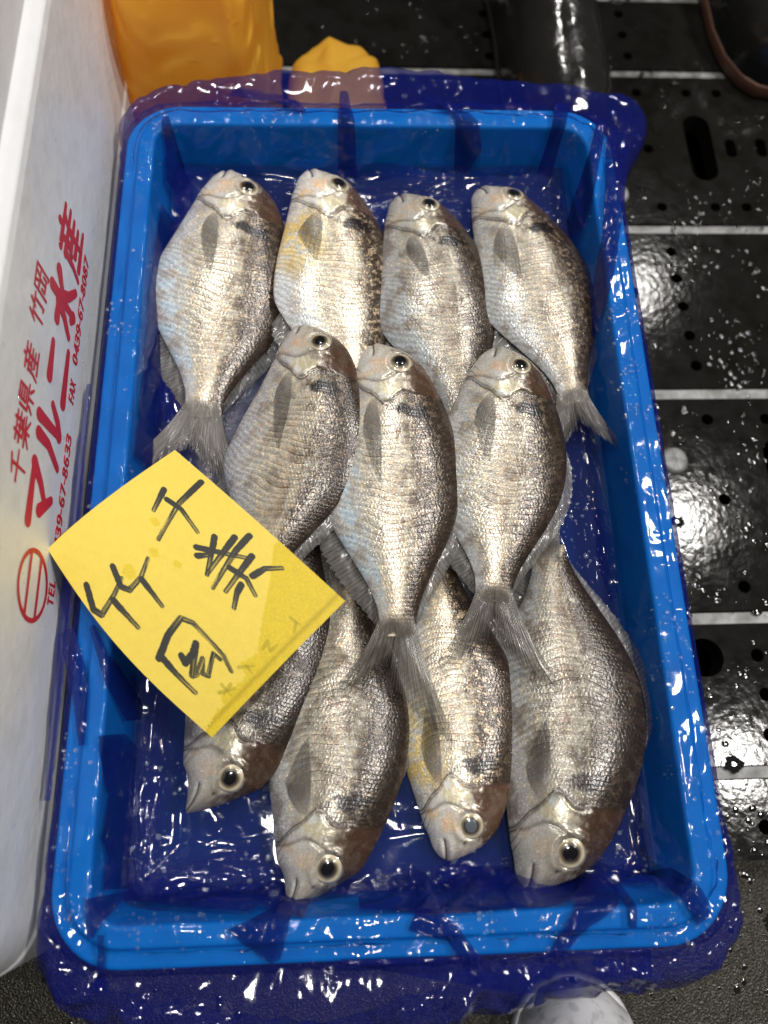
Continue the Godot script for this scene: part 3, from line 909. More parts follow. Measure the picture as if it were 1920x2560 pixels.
# f: s = snout, b = root of the tail (both on the mid plane), side = which flank is up, and small adjustments
func fish(f: Dictionary) -> void:
	var S: Vector3 = f.s
	var ex: Vector3 = (f.b - S)
	var L := ex.length()
	ex = ex.normalized()
	var sg: float = f.side
	var up := (Vector3.UP - ex * ex.y).normalized()
	var dz := up.cross(ex) * sg
	var roll := deg_to_rad(f.get("roll", 0.0))
	up = up.rotated(ex, roll)
	dz = dz.rotated(ex, roll)
	var deep: float = f.get("deep", 1.0)
	var thick: float = f.get("thick", 1.0)
	var bend: float = f.get("bend", 0.0)
	var sag: float = f.get("sag", 0.0)
	var fat_back: float = 1.0 + 0.07 * sin(L * 31000.0)
	var fat_belly: float = 1.0 + 0.08 * sin(L * 47000.0 + 1.0)
	var pout: float = f.get("pout", 0.0)
	var root := base("fish", S)
	tag(root, f.label, "fish", "fresh fish heaped in the box")
	var shape := func(u: float, v: float, h: float) -> Vector3:
		v *= fat_back if v > 0 else fat_belly
		if pout > 0.0 and u < 0.10:
			var w := 1.0 - u / 0.10
			u -= pout * w * w
			v *= 1.0 - 0.45 * w
			v -= 0.5 * pout * w * w
		var vv := v * deep + bend * 4.0 * u * (1.0 - u) - 0.030 * pow(maxf(1.0 - u / 0.09, 0.0), 1.6)
		return (ex * u + dz * vv + up * (h * thick + sag * 4.0 * u * (1.0 - u))) * L
	# body
	var nu := 128
	var nv := 88
	var P := PackedVector3Array()
	var UVs := PackedVector2Array()
	for i in nu:
		var t := i / (nu - 1.0)
		var u := lerpf(t * t, t, 0.55) if t < 1.0 else 1.0
		var d := tab(d_tab, u)
		var b := tab(v_tab, u)
		var c := (d - b) / 2
		var hh := (d + b) / 2
		for j in nv:
			var th := TAU * j / nv
			var v := c + hh * cos(th)
			var h := flank(u, v) * (1.0 if sin(th) >= 0 else -1.0)
			if sin(th) >= 0:
				h += relief(u, v) * sqrt(maxf(sin(th), 0))
			P.append(shape.call(u, v, h))
			UVs.append(Vector2(clampf(u, 0.002, 0.998), (0.32 - v) / 0.64))
	# caps
	var first := P.size()
	P.append(shape.call(-0.004, 0.0, 0.0))
	UVs.append(Vector2(0.002, 0.5))
	P.append(shape.call(1.004, 0.003, 0.0))
	UVs.append(Vector2(0.998, 0.5))
	var idx := PackedInt32Array()
	for i in nu - 1:
		for j in nv:
			var j2 := (j + 1) % nv
			idx.append_array([i * nv + j, (i + 1) * nv + j, (i + 1) * nv + j2, i * nv + j, (i + 1) * nv + j2, i * nv + j2])
	for j in nv:
		idx.append_array([first, j, (j + 1) % nv])
		idx.append_array([first + 1, (nu - 1) * nv + (j + 1) % nv, (nu - 1) * nv + j])
	put("body", indexed(P, idx, Vector3.ZERO, UVs), skins[f.skin], root)
	# eye: iris dome with a pupil bulging from it
	var eu := EU
	var ev := EV
	var e0: Vector3 = shape.call(eu, ev, flank(eu, ev) - 0.002)
	var ea: Vector3 = shape.call(eu + 0.03, ev, flank(eu + 0.03, ev)) - shape.call(eu - 0.03, ev, flank(eu - 0.03, ev))
	var eb: Vector3 = shape.call(eu, ev + 0.03, flank(eu, ev + 0.03)) - shape.call(eu, ev - 0.03, flank(eu, ev - 0.03))
	var en := ea.cross(eb).normalized()
	if en.dot(up) < 0: en = -en
	en = en.lerp(up, 0.35).normalized()
	var e1 := ea.normalized()
	var e2 := en.cross(e1).normalized()
	var R: float = 0.047 * L * f.get("eye", 1.0)
	var ringp := [[1.0, -0.14, Color(0.22, 0.20, 0.17)], [0.99, 0.02, Color(0.30, 0.28, 0.25)], [0.93, 0.09, Color(0.24, 0.225, 0.20)], [0.88, 0.11, Color(0.13, 0.12, 0.10)], [0.82, 0.14, Color(0.42, 0.38, 0.30)], [0.72, 0.17, Color(0.48, 0.41, 0.27)], [0.64, 0.19, Color(0.30, 0.25, 0.16)], [0.5, 0.29, Color(0.05, 0.04, 0.03)], [0.0, 0.31, Color(0.02, 0.02, 0.02)]]
	P = PackedVector3Array()
	var cols := PackedColorArray()
	for a in ringp:
		for k in 32:
			var t := TAU * k / 32.0
			P.append(e0 + (e1 * cos(t) + e2 * sin(t)) * R * a[0] + en * R * a[1])
			var w: float = 0.85 + 0.3 * absf(sin(t * 2.5 + L * 90))
			cols.append(Color(a[2].r * w, a[2].g * w, a[2].b * w))
	var eye := put("eye", grid(P, ringp.size(), 32, en, PackedVector2Array(), cols, false, true), M.iris, root)
	P = PackedVector3Array()
	for i in 9:
		var q := i / 8.0 * PI / 2
		for k in 28:
			var t := TAU * k / 28.0
			P.append(e0 + (e1 * cos(t) + e2 * sin(t)) * R * (0.60 + 0.03 * cos(t * 2.0 + L * 70.0)) * cos(q) + en * R * (0.15 + 0.20 * sin(q)))
	put("pupil", grid(P, 9, 28, en, PackedVector2Array(), PackedColorArray(), false, true), M.cloudy if f.get("cloudy", false) else M.black_gloss, eye)
	# tail fin: a fan of rays, forked
	var tl: float = f.get("tail", 1.0)
	var ta: float = deg_to_rad(f.get("tail_turn", 0.0))
	var tu: float = f.get("lobe_up", 1.0)
	var td: float = f.get("lobe_down", 1.0)
	var spread: float = f.get("spread", 1.0)
	var drop: float = f.get("droop", 0.0)
	var fr := noise(1.0, int(L * 90000))
	var na := 181
	var nr := 26
	P = PackedVector3Array()
	cols = PackedColorArray()
	for i in na:
		var a := i / (na - 1.0) * 2.0 - 1.0
		var ln := (0.135 + 0.20 * pow(absf(a), 1.25)) * tl * (tu if a > 0 else td)
		ln += 0.020 * fr.get_noise_1d(a * 30.0) + 0.012 * fr.get_noise_1d(a * 160.0)
		ln *= 1.0 - 0.10 * sstep(0.93, 1.0, absf(a))
		var ang := a * 0.62 * spread + ta
		var ray := sin(a * 112.0)
		for j in nr:
			var q := j / (nr - 1.0)
			var v0 := a * 0.050
			var bow := 1.0 + 0.0 * q
			var x := 0.935 + cos(ang * (0.45 + 0.55 * q)) * (ln + 0.045) * q * bow
			var v := v0 + sin(ang * (0.55 + 0.45 * q)) * (ln + 0.045) * q
			var h := (flank(x, v) if x < 1.0 else 0.0) + 0.004 * (1.0 - a * a) * (1.0 - q) + 0.0005 * ray * sstep(0.05, 0.2, q) + 0.010 * fr.get_noise_2d(a * 1.6, q * 1.2) * q - drop * q * q + 0.006
			P.append((ex * x + dz * (v * deep) + up * h * thick) * L)
			var tone := 0.095 + 0.05 * fr.get_noise_2d(a * 42.0, q * 1.5) + 0.016 * ray + 0.03 * fr.get_noise_2d(a * 5.0, q * 5.0)
			tone += 0.10 * sstep(0.15, 0.05, q + 0.05 * fr.get_noise_1d(a * 30))
			tone *= 1.0 - 0.55 * sstep(0.72, 0.98, q + 0.1 * fr.get_noise_1d(a * 60)) * sstep(0.1, -0.2, ray - 0.3)
			cols.append(Color(maxf(tone, 0.015) * 1.05, maxf(tone, 0.015) * 0.93, maxf(tone, 0.015) * 0.78, (0.80 - 0.45 * sstep(0.70, 1.0, q + 0.35 * fr.get_noise_1d(a * 70.0 + 2.0))) * sstep(0.0, 0.20, q + 0.06 * fr.get_noise_1d(a * 25.0 + 4.0) + 0.03)))
	put("tail_fin", grid(P, na, nr, up, PackedVector2Array(), cols), M.fin, root)
	# back fin and anal fin: low ribbed membranes along the edges
	for top in [true, false]:
		var u0 := 0.34 if top else 0.60
		var u1 := 0.93 if top else 0.94
		var hgt: float = (0.050 if top else 0.085) * f.get("fins", 1.0)
		na = 110 if top else 70
		nr = 9
		P = PackedVector3Array()
		cols = PackedColorArray()
		for i in na:
			var t := i / (na - 1.0)
			var u := lerpf(u0, u1, t)
			var ed := tab(d_tab, u) if top else -tab(v_tab, u)
			var lay := hgt * pow(sin(PI * clampf(t * 0.94 + 0.05, 0, 1)), 0.55) * (1.0 - 0.35 * t)
			lay *= 1.0 + 0.10 * fr.get_noise_1d(t * 70.0) + 0.12 * sin(t * (44.0 if top else 30.0) * TAU / 2.0) * 0.4
			var ray2 := sin(t * (44.0 if top else 30.0) * TAU)
			for j in nr:
				var q := j / (nr - 1.0)
				var s2 := 1.0 if top else -1.0
				var v := ed + s2 * lay * q - s2 * 0.010
				var x := u + 0.035 * q
				var h := -0.012 - 0.018 * q + 0.0007 * ray2 * sstep(0.0, 0.3, q) + 0.006 * fr.get_noise_2d(t * 6.0, q)
				P.append(shape.call(minf(x, 1.0), v, h))
				var tone := 0.14 + 0.05 * ray2 + 0.05 * fr.get_noise_2d(t * 20.0, q * 2.0)
				tone *= 1.0 - 0.3 * sstep(0.8, 1.0, q)
				cols.append(Color(tone * 1.05, tone, tone * 0.93, 0.66))
		put("back_fin" if top else "anal_fin", grid(P, na, nr, up, PackedVector2Array(), cols), M.fin, root)
	# pectoral fin lying on the flank
	na = 41
	nr = 22
	P = PackedVector3Array()
	cols = PackedColorArray()
	var pt: float = f.get("pec", 0.03 * sin(L * 40000.0))
	var pl: float = f.get("pec_len", 1.0 + 0.18 * sin(L * 23000.0))
	for i in na:
		var a := i / (na - 1.0) * 2.0 - 1.0
		var ln: float = pl * 0.25 * (1.0 - 0.62 * pow((1.0 - a) / 2.0, 1.7)) * (1.0 + 0.06 * fr.get_noise_1d(a * 60 + 9))
		for j in nr:
			var q := j / (nr - 1.0)
			var u := 0.235 + ln * q
			var v := -0.050 + a * (0.010 + 0.020 * sin(minf(q * 1.3, 1.0) * PI * 0.62)) - 0.035 * q + pt * q
			var h := flank(u, v) + 0.0025 + maxf(relief(u, v), 0.0) * 0.6 + 0.003 * sin(q * PI) * (0.5 + 0.5 * a) + 0.0005 * sin(a * 44.0) * sstep(0.05, 0.3, q)
			P.append(shape.call(u, v, h))
			var tone := 0.095 + 0.15 * sstep(0.40, 0.0, q) + 0.045 * sin(a * 44.0) * sstep(0.1, 0.3, q) - 0.08 * sstep(0.3, 0.9, q) + 0.03 * fr.get_noise_2d(a * 20, q * 3)
			cols.append(Color(tone * 1.10, tone * 0.97, tone * 0.86, (0.56 - 0.25 * sstep(0.5, 1.0, q + 0.3 * fr.get_noise_1d(a * 50.0))) * sstep(-0.05, 0.15, q)))
	put("side_fin", grid(P, na, nr, up, PackedVector2Array(), cols), M.fin, root)

func all_fish() -> void:
	var list := [
		# buried fish carrying the heap
		{"s": Vector3(-0.122, 0.098, -0.165), "b": Vector3(-0.118, 0.096, 0.02), "side": -1, "skin": 2, "label": "fish buried against the lettered crate side, only slivers of it showing"},
		{"s": Vector3(0.012, 0.098, -0.19), "b": Vector3(0.02, 0.096, -0.01), "side": 1, "skin": 3, "label": "buried fish glimpsed below the gap in the far row"},
		{"s": Vector3(-0.07, 0.098, 0.20), "b": Vector3(-0.05, 0.096, 0.03), "side": -1, "skin": 2, "label": "buried fish glimpsed below the note and the near row"},
		{"s": Vector3(0.07, 0.098, 0.215), "b": Vector3(0.08, 0.096, 0.04), "side": -1, "skin": 3, "label": "buried fish glimpsed below the largest fish"},
		# back row, heads towards the far end
		{"s": Vector3(-0.1005, 0.130, -0.234), "b": Vector3(-0.1196, 0.122, -0.0384), "side": 1, "skin": 0, "roll": -7, "deep": 1.04, "tail_turn": -6, "spread": 0.8, "label": "tan fish with blue-silver belly lying along the lettered foam box side"},
		{"s": Vector3(-0.0399, 0.131, -0.2352), "b": Vector3(-0.0173, 0.122, -0.0409), "side": 1, "skin": 1, "roll": -12, "deep": 1.0, "label": "pale fish with a yellow breast, its tail under the middle row"},
		{"s": Vector3(0.0271, 0.129, -0.2164), "b": Vector3(0.0567, 0.122, -0.0343), "side": 1, "skin": 2, "roll": 0, "deep": 1.0, "bend": 0.02, "label": "brown fish between the yellow-breasted fish and the far right one"},
		{"s": Vector3(0.0875, 0.127, -0.2253), "b": Vector3(0.133, 0.129, -0.0431), "side": 1, "skin": 4, "roll": -2, "deep": 1.0, "bend": 0.03, "tail_turn": -14, "spread": 0.65, "lobe_up": 0.8, "droop": -0.03, "label": "tan fish whose grey tail touches the long wall facing the planks"},
		# front row, heads towards the near end
		{"s": Vector3(-0.1031, 0.128, 0.2075), "b": Vector3(-0.049, 0.124, 0.031), "side": -1, "skin": 3, "roll": -2, "deep": 0.95, "pout": 0.024, "label": "fish with pursed pale mouth poking out from under the yellow note"},
		{"s": Vector3(-0.0478, 0.124, 0.2571), "b": Vector3(-0.0230, 0.124, 0.072), "side": -1, "skin": 2, "roll": -4, "deep": 0.92, "pout": 0.02, "bend": 0.02, "label": "dark-backed fish with its snout at the folded film, beside the pursed-mouth fish"},
		{"s": Vector3(0.0370, 0.120, 0.2387), "b": Vector3(0.0330, 0.124, 0.062), "side": -1, "skin": 1, "roll": -8, "deep": 0.92, "cloudy": true, "label": "fish with a clouded eye and a black blotch, under a tail fin"},
		{"s": Vector3(0.0817, 0.126, 0.2551), "b": Vector3(0.1035, 0.124, 0.055), "side": -1, "skin": 3, "roll": -8, "deep": 0.95, "bend": 0.05, "tail_turn": -24, "spread": 0.6, "label": "largest brown fish, with the biggest eye, in the corner by the planks"},
		# middle row, on top
		{"s": Vector3(-0.0435, 0.152, -0.0888), "b": Vector3(-0.0805, 0.149, 0.0866), "side": 1, "skin": 4, "roll": 13, "deep": 1.0, "bend": 0.05, "label": "fish with a reddish snout, its rear half under the yellow note"},
		{"s": Vector3(0.0032, 0.156, -0.0717), "b": Vector3(0.0047, 0.153, 0.1171), "side": 1, "skin": 0, "roll": 2, "deep": 1.0, "tail": 1.0, "tail_turn": -10, "spread": 0.75, "lobe_up": 1.1, "lobe_down": 0.75, "droop": 0.05, "label": "whole fish lying on top with its forked tail over two heads-down fish"},
		{"s": Vector3(0.0836, 0.153, -0.0701), "b": Vector3(0.0619, 0.152, 0.0979), "side": 1, "skin": 4, "roll": 3, "deep": 1.06, "tail_turn": 4, "spread": 0.75, "lobe_up": 1.1, "lobe_down": 0.9, "droop": 0.05, "label": "shorter brown fish lying on top, next to the long wall by the planks"}]
	for f in list:
		fish(f)

# ---------------------------------------------------------------- yellow note
const STROKES := [[0.130,0.239,0.179,0.382],[0.210,0.045,0.225,0.237,0.292,0.482],[0.175,0.273,0.253,0.256,0.382,0.287],[0.443,0.237,0.542,0.426],[0.424,0.356,0.619,0.182],[0.454,0.387,0.490,0.327],[0.502,0.158,0.539,0.422],[0.539,0.093,0.547,0.209,0.597,0.454],[0.610,0.169,0.643,0.418],[0.583,0.305,0.662,0.283,0.740,0.316],[0.672,0.250,0.684,0.172,0.733,0.099],[0.666,0.327,0.678,0.375,0.714,0.448],[0.230,0.937,0.323,0.981,0.364,0.967,0.339,0.861,0.309,0.772],[0.354,0.879,0.506,0.874],[0.248,0.769,0.332,0.806,0.368,0.785,0.361,0.695,0.322,0.594],[0.370,0.699,0.511,0.715],[0.648,0.902,0.607,0.793,0.594,0.687,0.643,0.657,0.751,0.657,0.817,0.661,0.884,0.690],[0.652,0.888,0.744,0.894,0.843,0.893],[0.702,0.815,0.733,0.827,0.727,0.765,0.708,0.720,0.786,0.847,0.793,0.823,0.767,0.748,0.808,0.801,0.830,0.790,0.782,0.691,0.820,0.686]]
const GHOST := [[0.897,0.268,0.946,0.258],[0.925,0.265,0.948,0.316],[0.905,0.489,0.898,0.441,0.928,0.470],[0.933,0.470,0.936,0.415],[0.889,0.648,0.932,0.579],[0.909,0.612,0.946,0.621],[0.903,0.812,0.940,0.732],[0.889,0.772,0.946,0.776],[0.913,0.737,0.920,0.801]]
const WET := [0.637,-0.02,0.637,0.037,0.726,0.186,0.842,0.418,0.903,0.522,0.882,0.623,0.931,0.650,0.935,0.712,0.906,0.808,0.943,0.832,0.955,0.954,0.964,1.004]

func smooth_path(s: Array, step: float) -> PackedVector2Array:
	var c := Curve2D.new()
	var n := s.size() / 2
	for k in n:
		var p := Vector2(s[2 * k], s[2 * k + 1])
		var a := Vector2(s[2 * maxi(k - 1, 0)], s[2 * maxi(k - 1, 0) + 1])
		var b := Vector2(s[2 * mini(k + 1, n - 1)], s[2 * mini(k + 1, n - 1) + 1])
		c.add_point(p, (a - b) / 7, (b - a) / 7)
	var out := PackedVector2Array()
	var ln := c.get_baked_length()
	var m := maxi(2, int(ln / step))
	for k in m + 1:
		out.append(c.sample_baked(ln * k / m))
	return out

func note() -> void:
	var W := 720
	var img := Image.create(W, W, false, Image.FORMAT_RGB8)
	var n1 := noise(0.02, 301)
	var n2 := noise(0.3, 302, FastNoiseLite.TYPE_VALUE, 2)
	var n3 := noise(0.06, 303)
	var dry := Color(0.865, 0.768, 0.315)
	var wet := Color(0.815, 0.71, 0.15)
	for y in W:
		var v := y / float(W)
		# edge of the soaked part at this height
		var edge := 1.0
		for k in WET.size() / 2 - 1:
			if v >= WET[2 * k + 1] and v <= WET[2 * k + 3]:
				edge = lerpf(WET[2 * k], WET[2 * k + 2], (v - WET[2 * k + 1]) / maxf(WET[2 * k + 3] - WET[2 * k + 1], 1e-4))
		for x in W:
			var u := x / float(W)
			var rag := 0.018 * n3.get_noise_2d(x, y) * sstep(0.2, 0.6, v) + 0.004 * n2.get_noise_2d(x, y)
			var k := sstep(-0.004, 0.004, u - edge + rag)
			for b in [[0.221, 0.420, 0.027], [0.320, 0.548, 0.028], [0.310, 0.720, 0.038], [0.423, 0.500, 0.023]]:
				var d := Vector2(u - b[0], v - b[1]).length()
				if d < b[2] * 1.4:
					k = maxf(k, 0.8 * sstep(1.0, 0.75, d / b[2] + 0.35 * n3.get_noise_2d(x, y)))
			var c := dry.lerp(wet, k)
			var s := 1.0 + 0.018 * n1.get_noise_2d(x, y) + (0.02 + 0.05 * k) * n2.get_noise_2d(x, y)
			# soaked fold along the edge
			c = c.lerp(Color(0.64, 0.55, 0.05), 0.6 * k * exp(-pow((u - 0.962) / 0.010, 2)))
			img.set_pixel(x, y, Color(c.r * s, c.g * s, c.b * s))
	for s in GHOST:
		brush(img, s, 0.007, Color(0.55, 0.50, 0.06), 0.45, n2)
	for s in STROKES:
		brush(img, s, 0.0138, Color(0.17, 0.17, 0.15), 1.0, n2)
	var m := mat(Color(1, 1, 1), 0.6)
	m.albedo_texture = ImageTexture.create_from_image(img)
	m.texture_repeat = false
	coat(m, 0.15, 0.25)
	bump(m, ntex(0.12, 310, 256), 0.004)
	var c00 := Vector3(-0.1255, 0.165, 0.0048)
	var c01 := Vector3(-0.1931, 0.17, 0.0658)
	var c11 := Vector3(-0.0964, 0.165, 0.171)
	var c10 := Vector3(-0.0250, 0.186, 0.1037)
	var nn := 41
	var mid := (c00 + c01 + c11 + c10) / 4.0
	var o := base("yellow_note", Vector3(mid.x, 0.16, mid.z))
	tag(o, "handwritten yellow paper note, one corner soaked, lying over rim and fish", "paper note")
	var P := PackedVector3Array()
	var uv := PackedVector2Array()
	for side in [0.0, -0.0003]:
		for i in nn:
			var v := i / (nn - 1.0)
			for j in nn:
				var u := j / (nn - 1.0)
				var p := c00.lerp(c10, u).lerp(c01.lerp(c11, u), v)
				p.y += 0.004 * sin(u * PI) * (1.0 - v) + 0.003 * sin(v * PI) - 0.004 * pow(v, 6.0) * (1.0 - u) + side
				# the two outer sides bow a little
				p += Vector3(-0.006, 0, 0.004) * sin(u * PI) * pow(v, 5.0) * 0.8
				P.append(p - o.position)
				uv.append(Vector2(u, v))
	var idx := PackedInt32Array()
	for lay in 2:
		for i in nn - 1:
			for j in nn - 1:
				var a := lay * nn * nn + i * nn + j
				if lay == 0:
					idx.append_array([a, a + nn, a + nn + 1, a, a + nn + 1, a + 1])
				else:
					idx.append_array([a, a + nn + 1, a + nn, a, a + 1, a + nn + 1])
	# separate the two faces so each keeps its own normals, then join the edge
	put("paper_sheet", indexed(P, idx, Vector3.ZERO, uv), m, o)

func brush(img: Image, s: Array, r: float, col: Color, strength: float, n: FastNoiseLite) -> void:
	var W := img.get_width()
	var pts := smooth_path(s, 0.003)
	var tot := pts.size()
	var done := {}
	var dryness := rng.randf_range(0.0, 0.5)
	for k in tot - 1:
		var p := pts[k] * W
		var d := (pts[k + 1] - pts[k]).normalized()
		var t := k / float(tot)
		var rad := r * W * (1.12 - 0.35 * sstep(0.1, 0.9, t) + 0.1 * n.get_noise_1d(k * 5.0))
		var ir := int(ceil(rad))
		for dy in range(-ir, ir + 1):
			for dx in range(-ir, ir + 1):
				if dx * dx + dy * dy > rad * rad: continue
				var x := int(p.x) + dx
				var y := int(p.y) + dy
				if x < 0 or y < 0 or x >= W or y >= W: continue
				var key := y * W + x
				if done.has(key): continue
				done[key] = true
				# streaks of a drying felt pen run along the stroke
				var across := dx * -d.y + dy * d.x
				var streak := n.get_noise_2d(across * 2.5 + k * 0.02, k * 0.06)
				var a := strength * (1.0 - 0.75 * sstep(0.25, 0.45, streak + 0.30 * t * (0.4 + dryness)) * sstep(0.15, 0.45, t))
				img.set_pixel(x, y, img.get_pixel(x, y).lerp(col, a))

# ---------------------------------------------------------------- white foam box with red lettering
const GLYPH := {
	"sen": [[0.72,0.97,0.2,0.85],[0.03,0.55,0.97,0.55],[0.5,0.9,0.5,0.0]],
	"you": [[0.05,0.88,0.95,0.88],[0.3,1,0.3,0.78],[0.7,1,0.7,0.78],[0.03,0.66,0.97,0.66],[0.25,0.75,0.25,0.45,0.88,0.45],[0.5,0.75,0.5,0.53,0.75,0.53],[0.75,0.75,0.75,0.53],[0.03,0.31,0.97,0.31],[0.5,0.42,0.5,0],[0.46,0.28,0.08,0.02],[0.54,0.28,0.92,0.02]],
	"ken": [[0.3,0.97,0.76,0.97,0.76,0.5,0.3,0.5,0.3,0.97],[0.3,0.82,0.76,0.82],[0.3,0.66,0.76,0.66],[0.1,0.87,0.1,0.37,0.95,0.37],[0.52,0.37,0.52,0],[0.28,0.25,0.12,0.05],[0.75,0.25,0.92,0.05]],
	"san": [[0.5,1.02,0.5,0.9],[0.1,0.88,0.92,0.88],[0.3,0.84,0.36,0.7],[0.7,0.84,0.62,0.7],[0.1,0.66,0.96,0.66],[0.14,0.66,0.12,0.3,0.02,0.0],[0.36,0.57,0.25,0.38],[0.3,0.46,0.9,0.46],[0.34,0.26,0.86,0.26],[0.6,0.58,0.6,0.05],[0.22,0.04,0.97,0.04]],
	"take": [[0.25,0.98,0.06,0.6],[0.17,0.76,0.48,0.76],[0.3,0.76,0.3,0.03],[0.66,0.98,0.52,0.65],[0.6,0.76,0.97,0.76],[0.78,0.76,0.78,0.06,0.66,0.1]],
	"oka": [[0.1,0.0,0.1,0.95,0.9,0.95,0.9,0.02,0.78,0.05],[0.34,0.86,0.4,0.72],[0.66,0.86,0.6,0.72],[0.22,0.64,0.78,0.64],[0.5,0.56,0.5,0.18],[0.28,0.42,0.28,0.18,0.72,0.18,0.72,0.42]],
	"ma": [[0.04,0.84,0.94,0.86],[0.94,0.86,0.72,0.56,0.48,0.34],[0.30,0.50,0.60,0.10]],
	"ru": [[0.32,0.9,0.30,0.5,0.08,0.06],[0.60,0.96,0.60,0.14],[0.60,0.14,0.80,0.26,0.98,0.52]],
	"ni": [[0.2,0.78,0.8,0.8],[0.03,0.14,0.97,0.16]],
	"sui": [[0.5,1.0,0.5,0.04],[0.5,0.04,0.38,0.12],[0.08,0.68,0.4,0.70],[0.4,0.70,0.28,0.4,0.06,0.14],[0.90,0.82,0.62,0.58],[0.54,0.64,0.72,0.32,0.98,0.06]]}

func stroke_mesh(lines: Array, w: float, size: float, taper := 0.25) -> ArrayMesh:
	# flat ribbons in the plane (x right, y up), drawn as print a hair above the foam
	var P := PackedVector3Array()
	var idx := PackedInt32Array()
	var lay := 0.0
	for s in lines:
		lay += 0.00001
		var n: int = s.size() / 2
		for k in n - 1:
			var a := Vector2(s[2 * k], s[2 * k + 1])
			var b := Vector2(s[2 * k + 2], s[2 * k + 3])
			var d := (b - a).normalized()
			var q := Vector2(-d.y, d.x)
			var wa := w * (1.0 + taper * 0.6) if k == 0 else w
			var wb := w * (1.0 - taper * 0.5) if k == n - 2 else w
			var ring := PackedVector2Array()
			for t in 9:
				var an := PI / 2 + PI * t / 8.0
				ring.append(a + (d * cos(an) + q * sin(an)) * wa / 2)
			for t in 9:
				var an := -PI / 2 + PI * t / 8.0
				ring.append(b + (d * cos(an) + q * sin(an)) * wb / 2)
			var at := P.size()
			P.append(Vector3((a.x + b.x) / 2 * size, (a.y + b.y) / 2 * size, lay))
			for r in ring:
				P.append(Vector3(r.x * size, r.y * size, lay))
			for r in ring.size():
				idx.append_array([at, at + 1 + r, at + 1 + (r + 1) % ring.size()])
			lay += 0.000004
	return indexed(P, idx, Vector3(0, 0, 1))

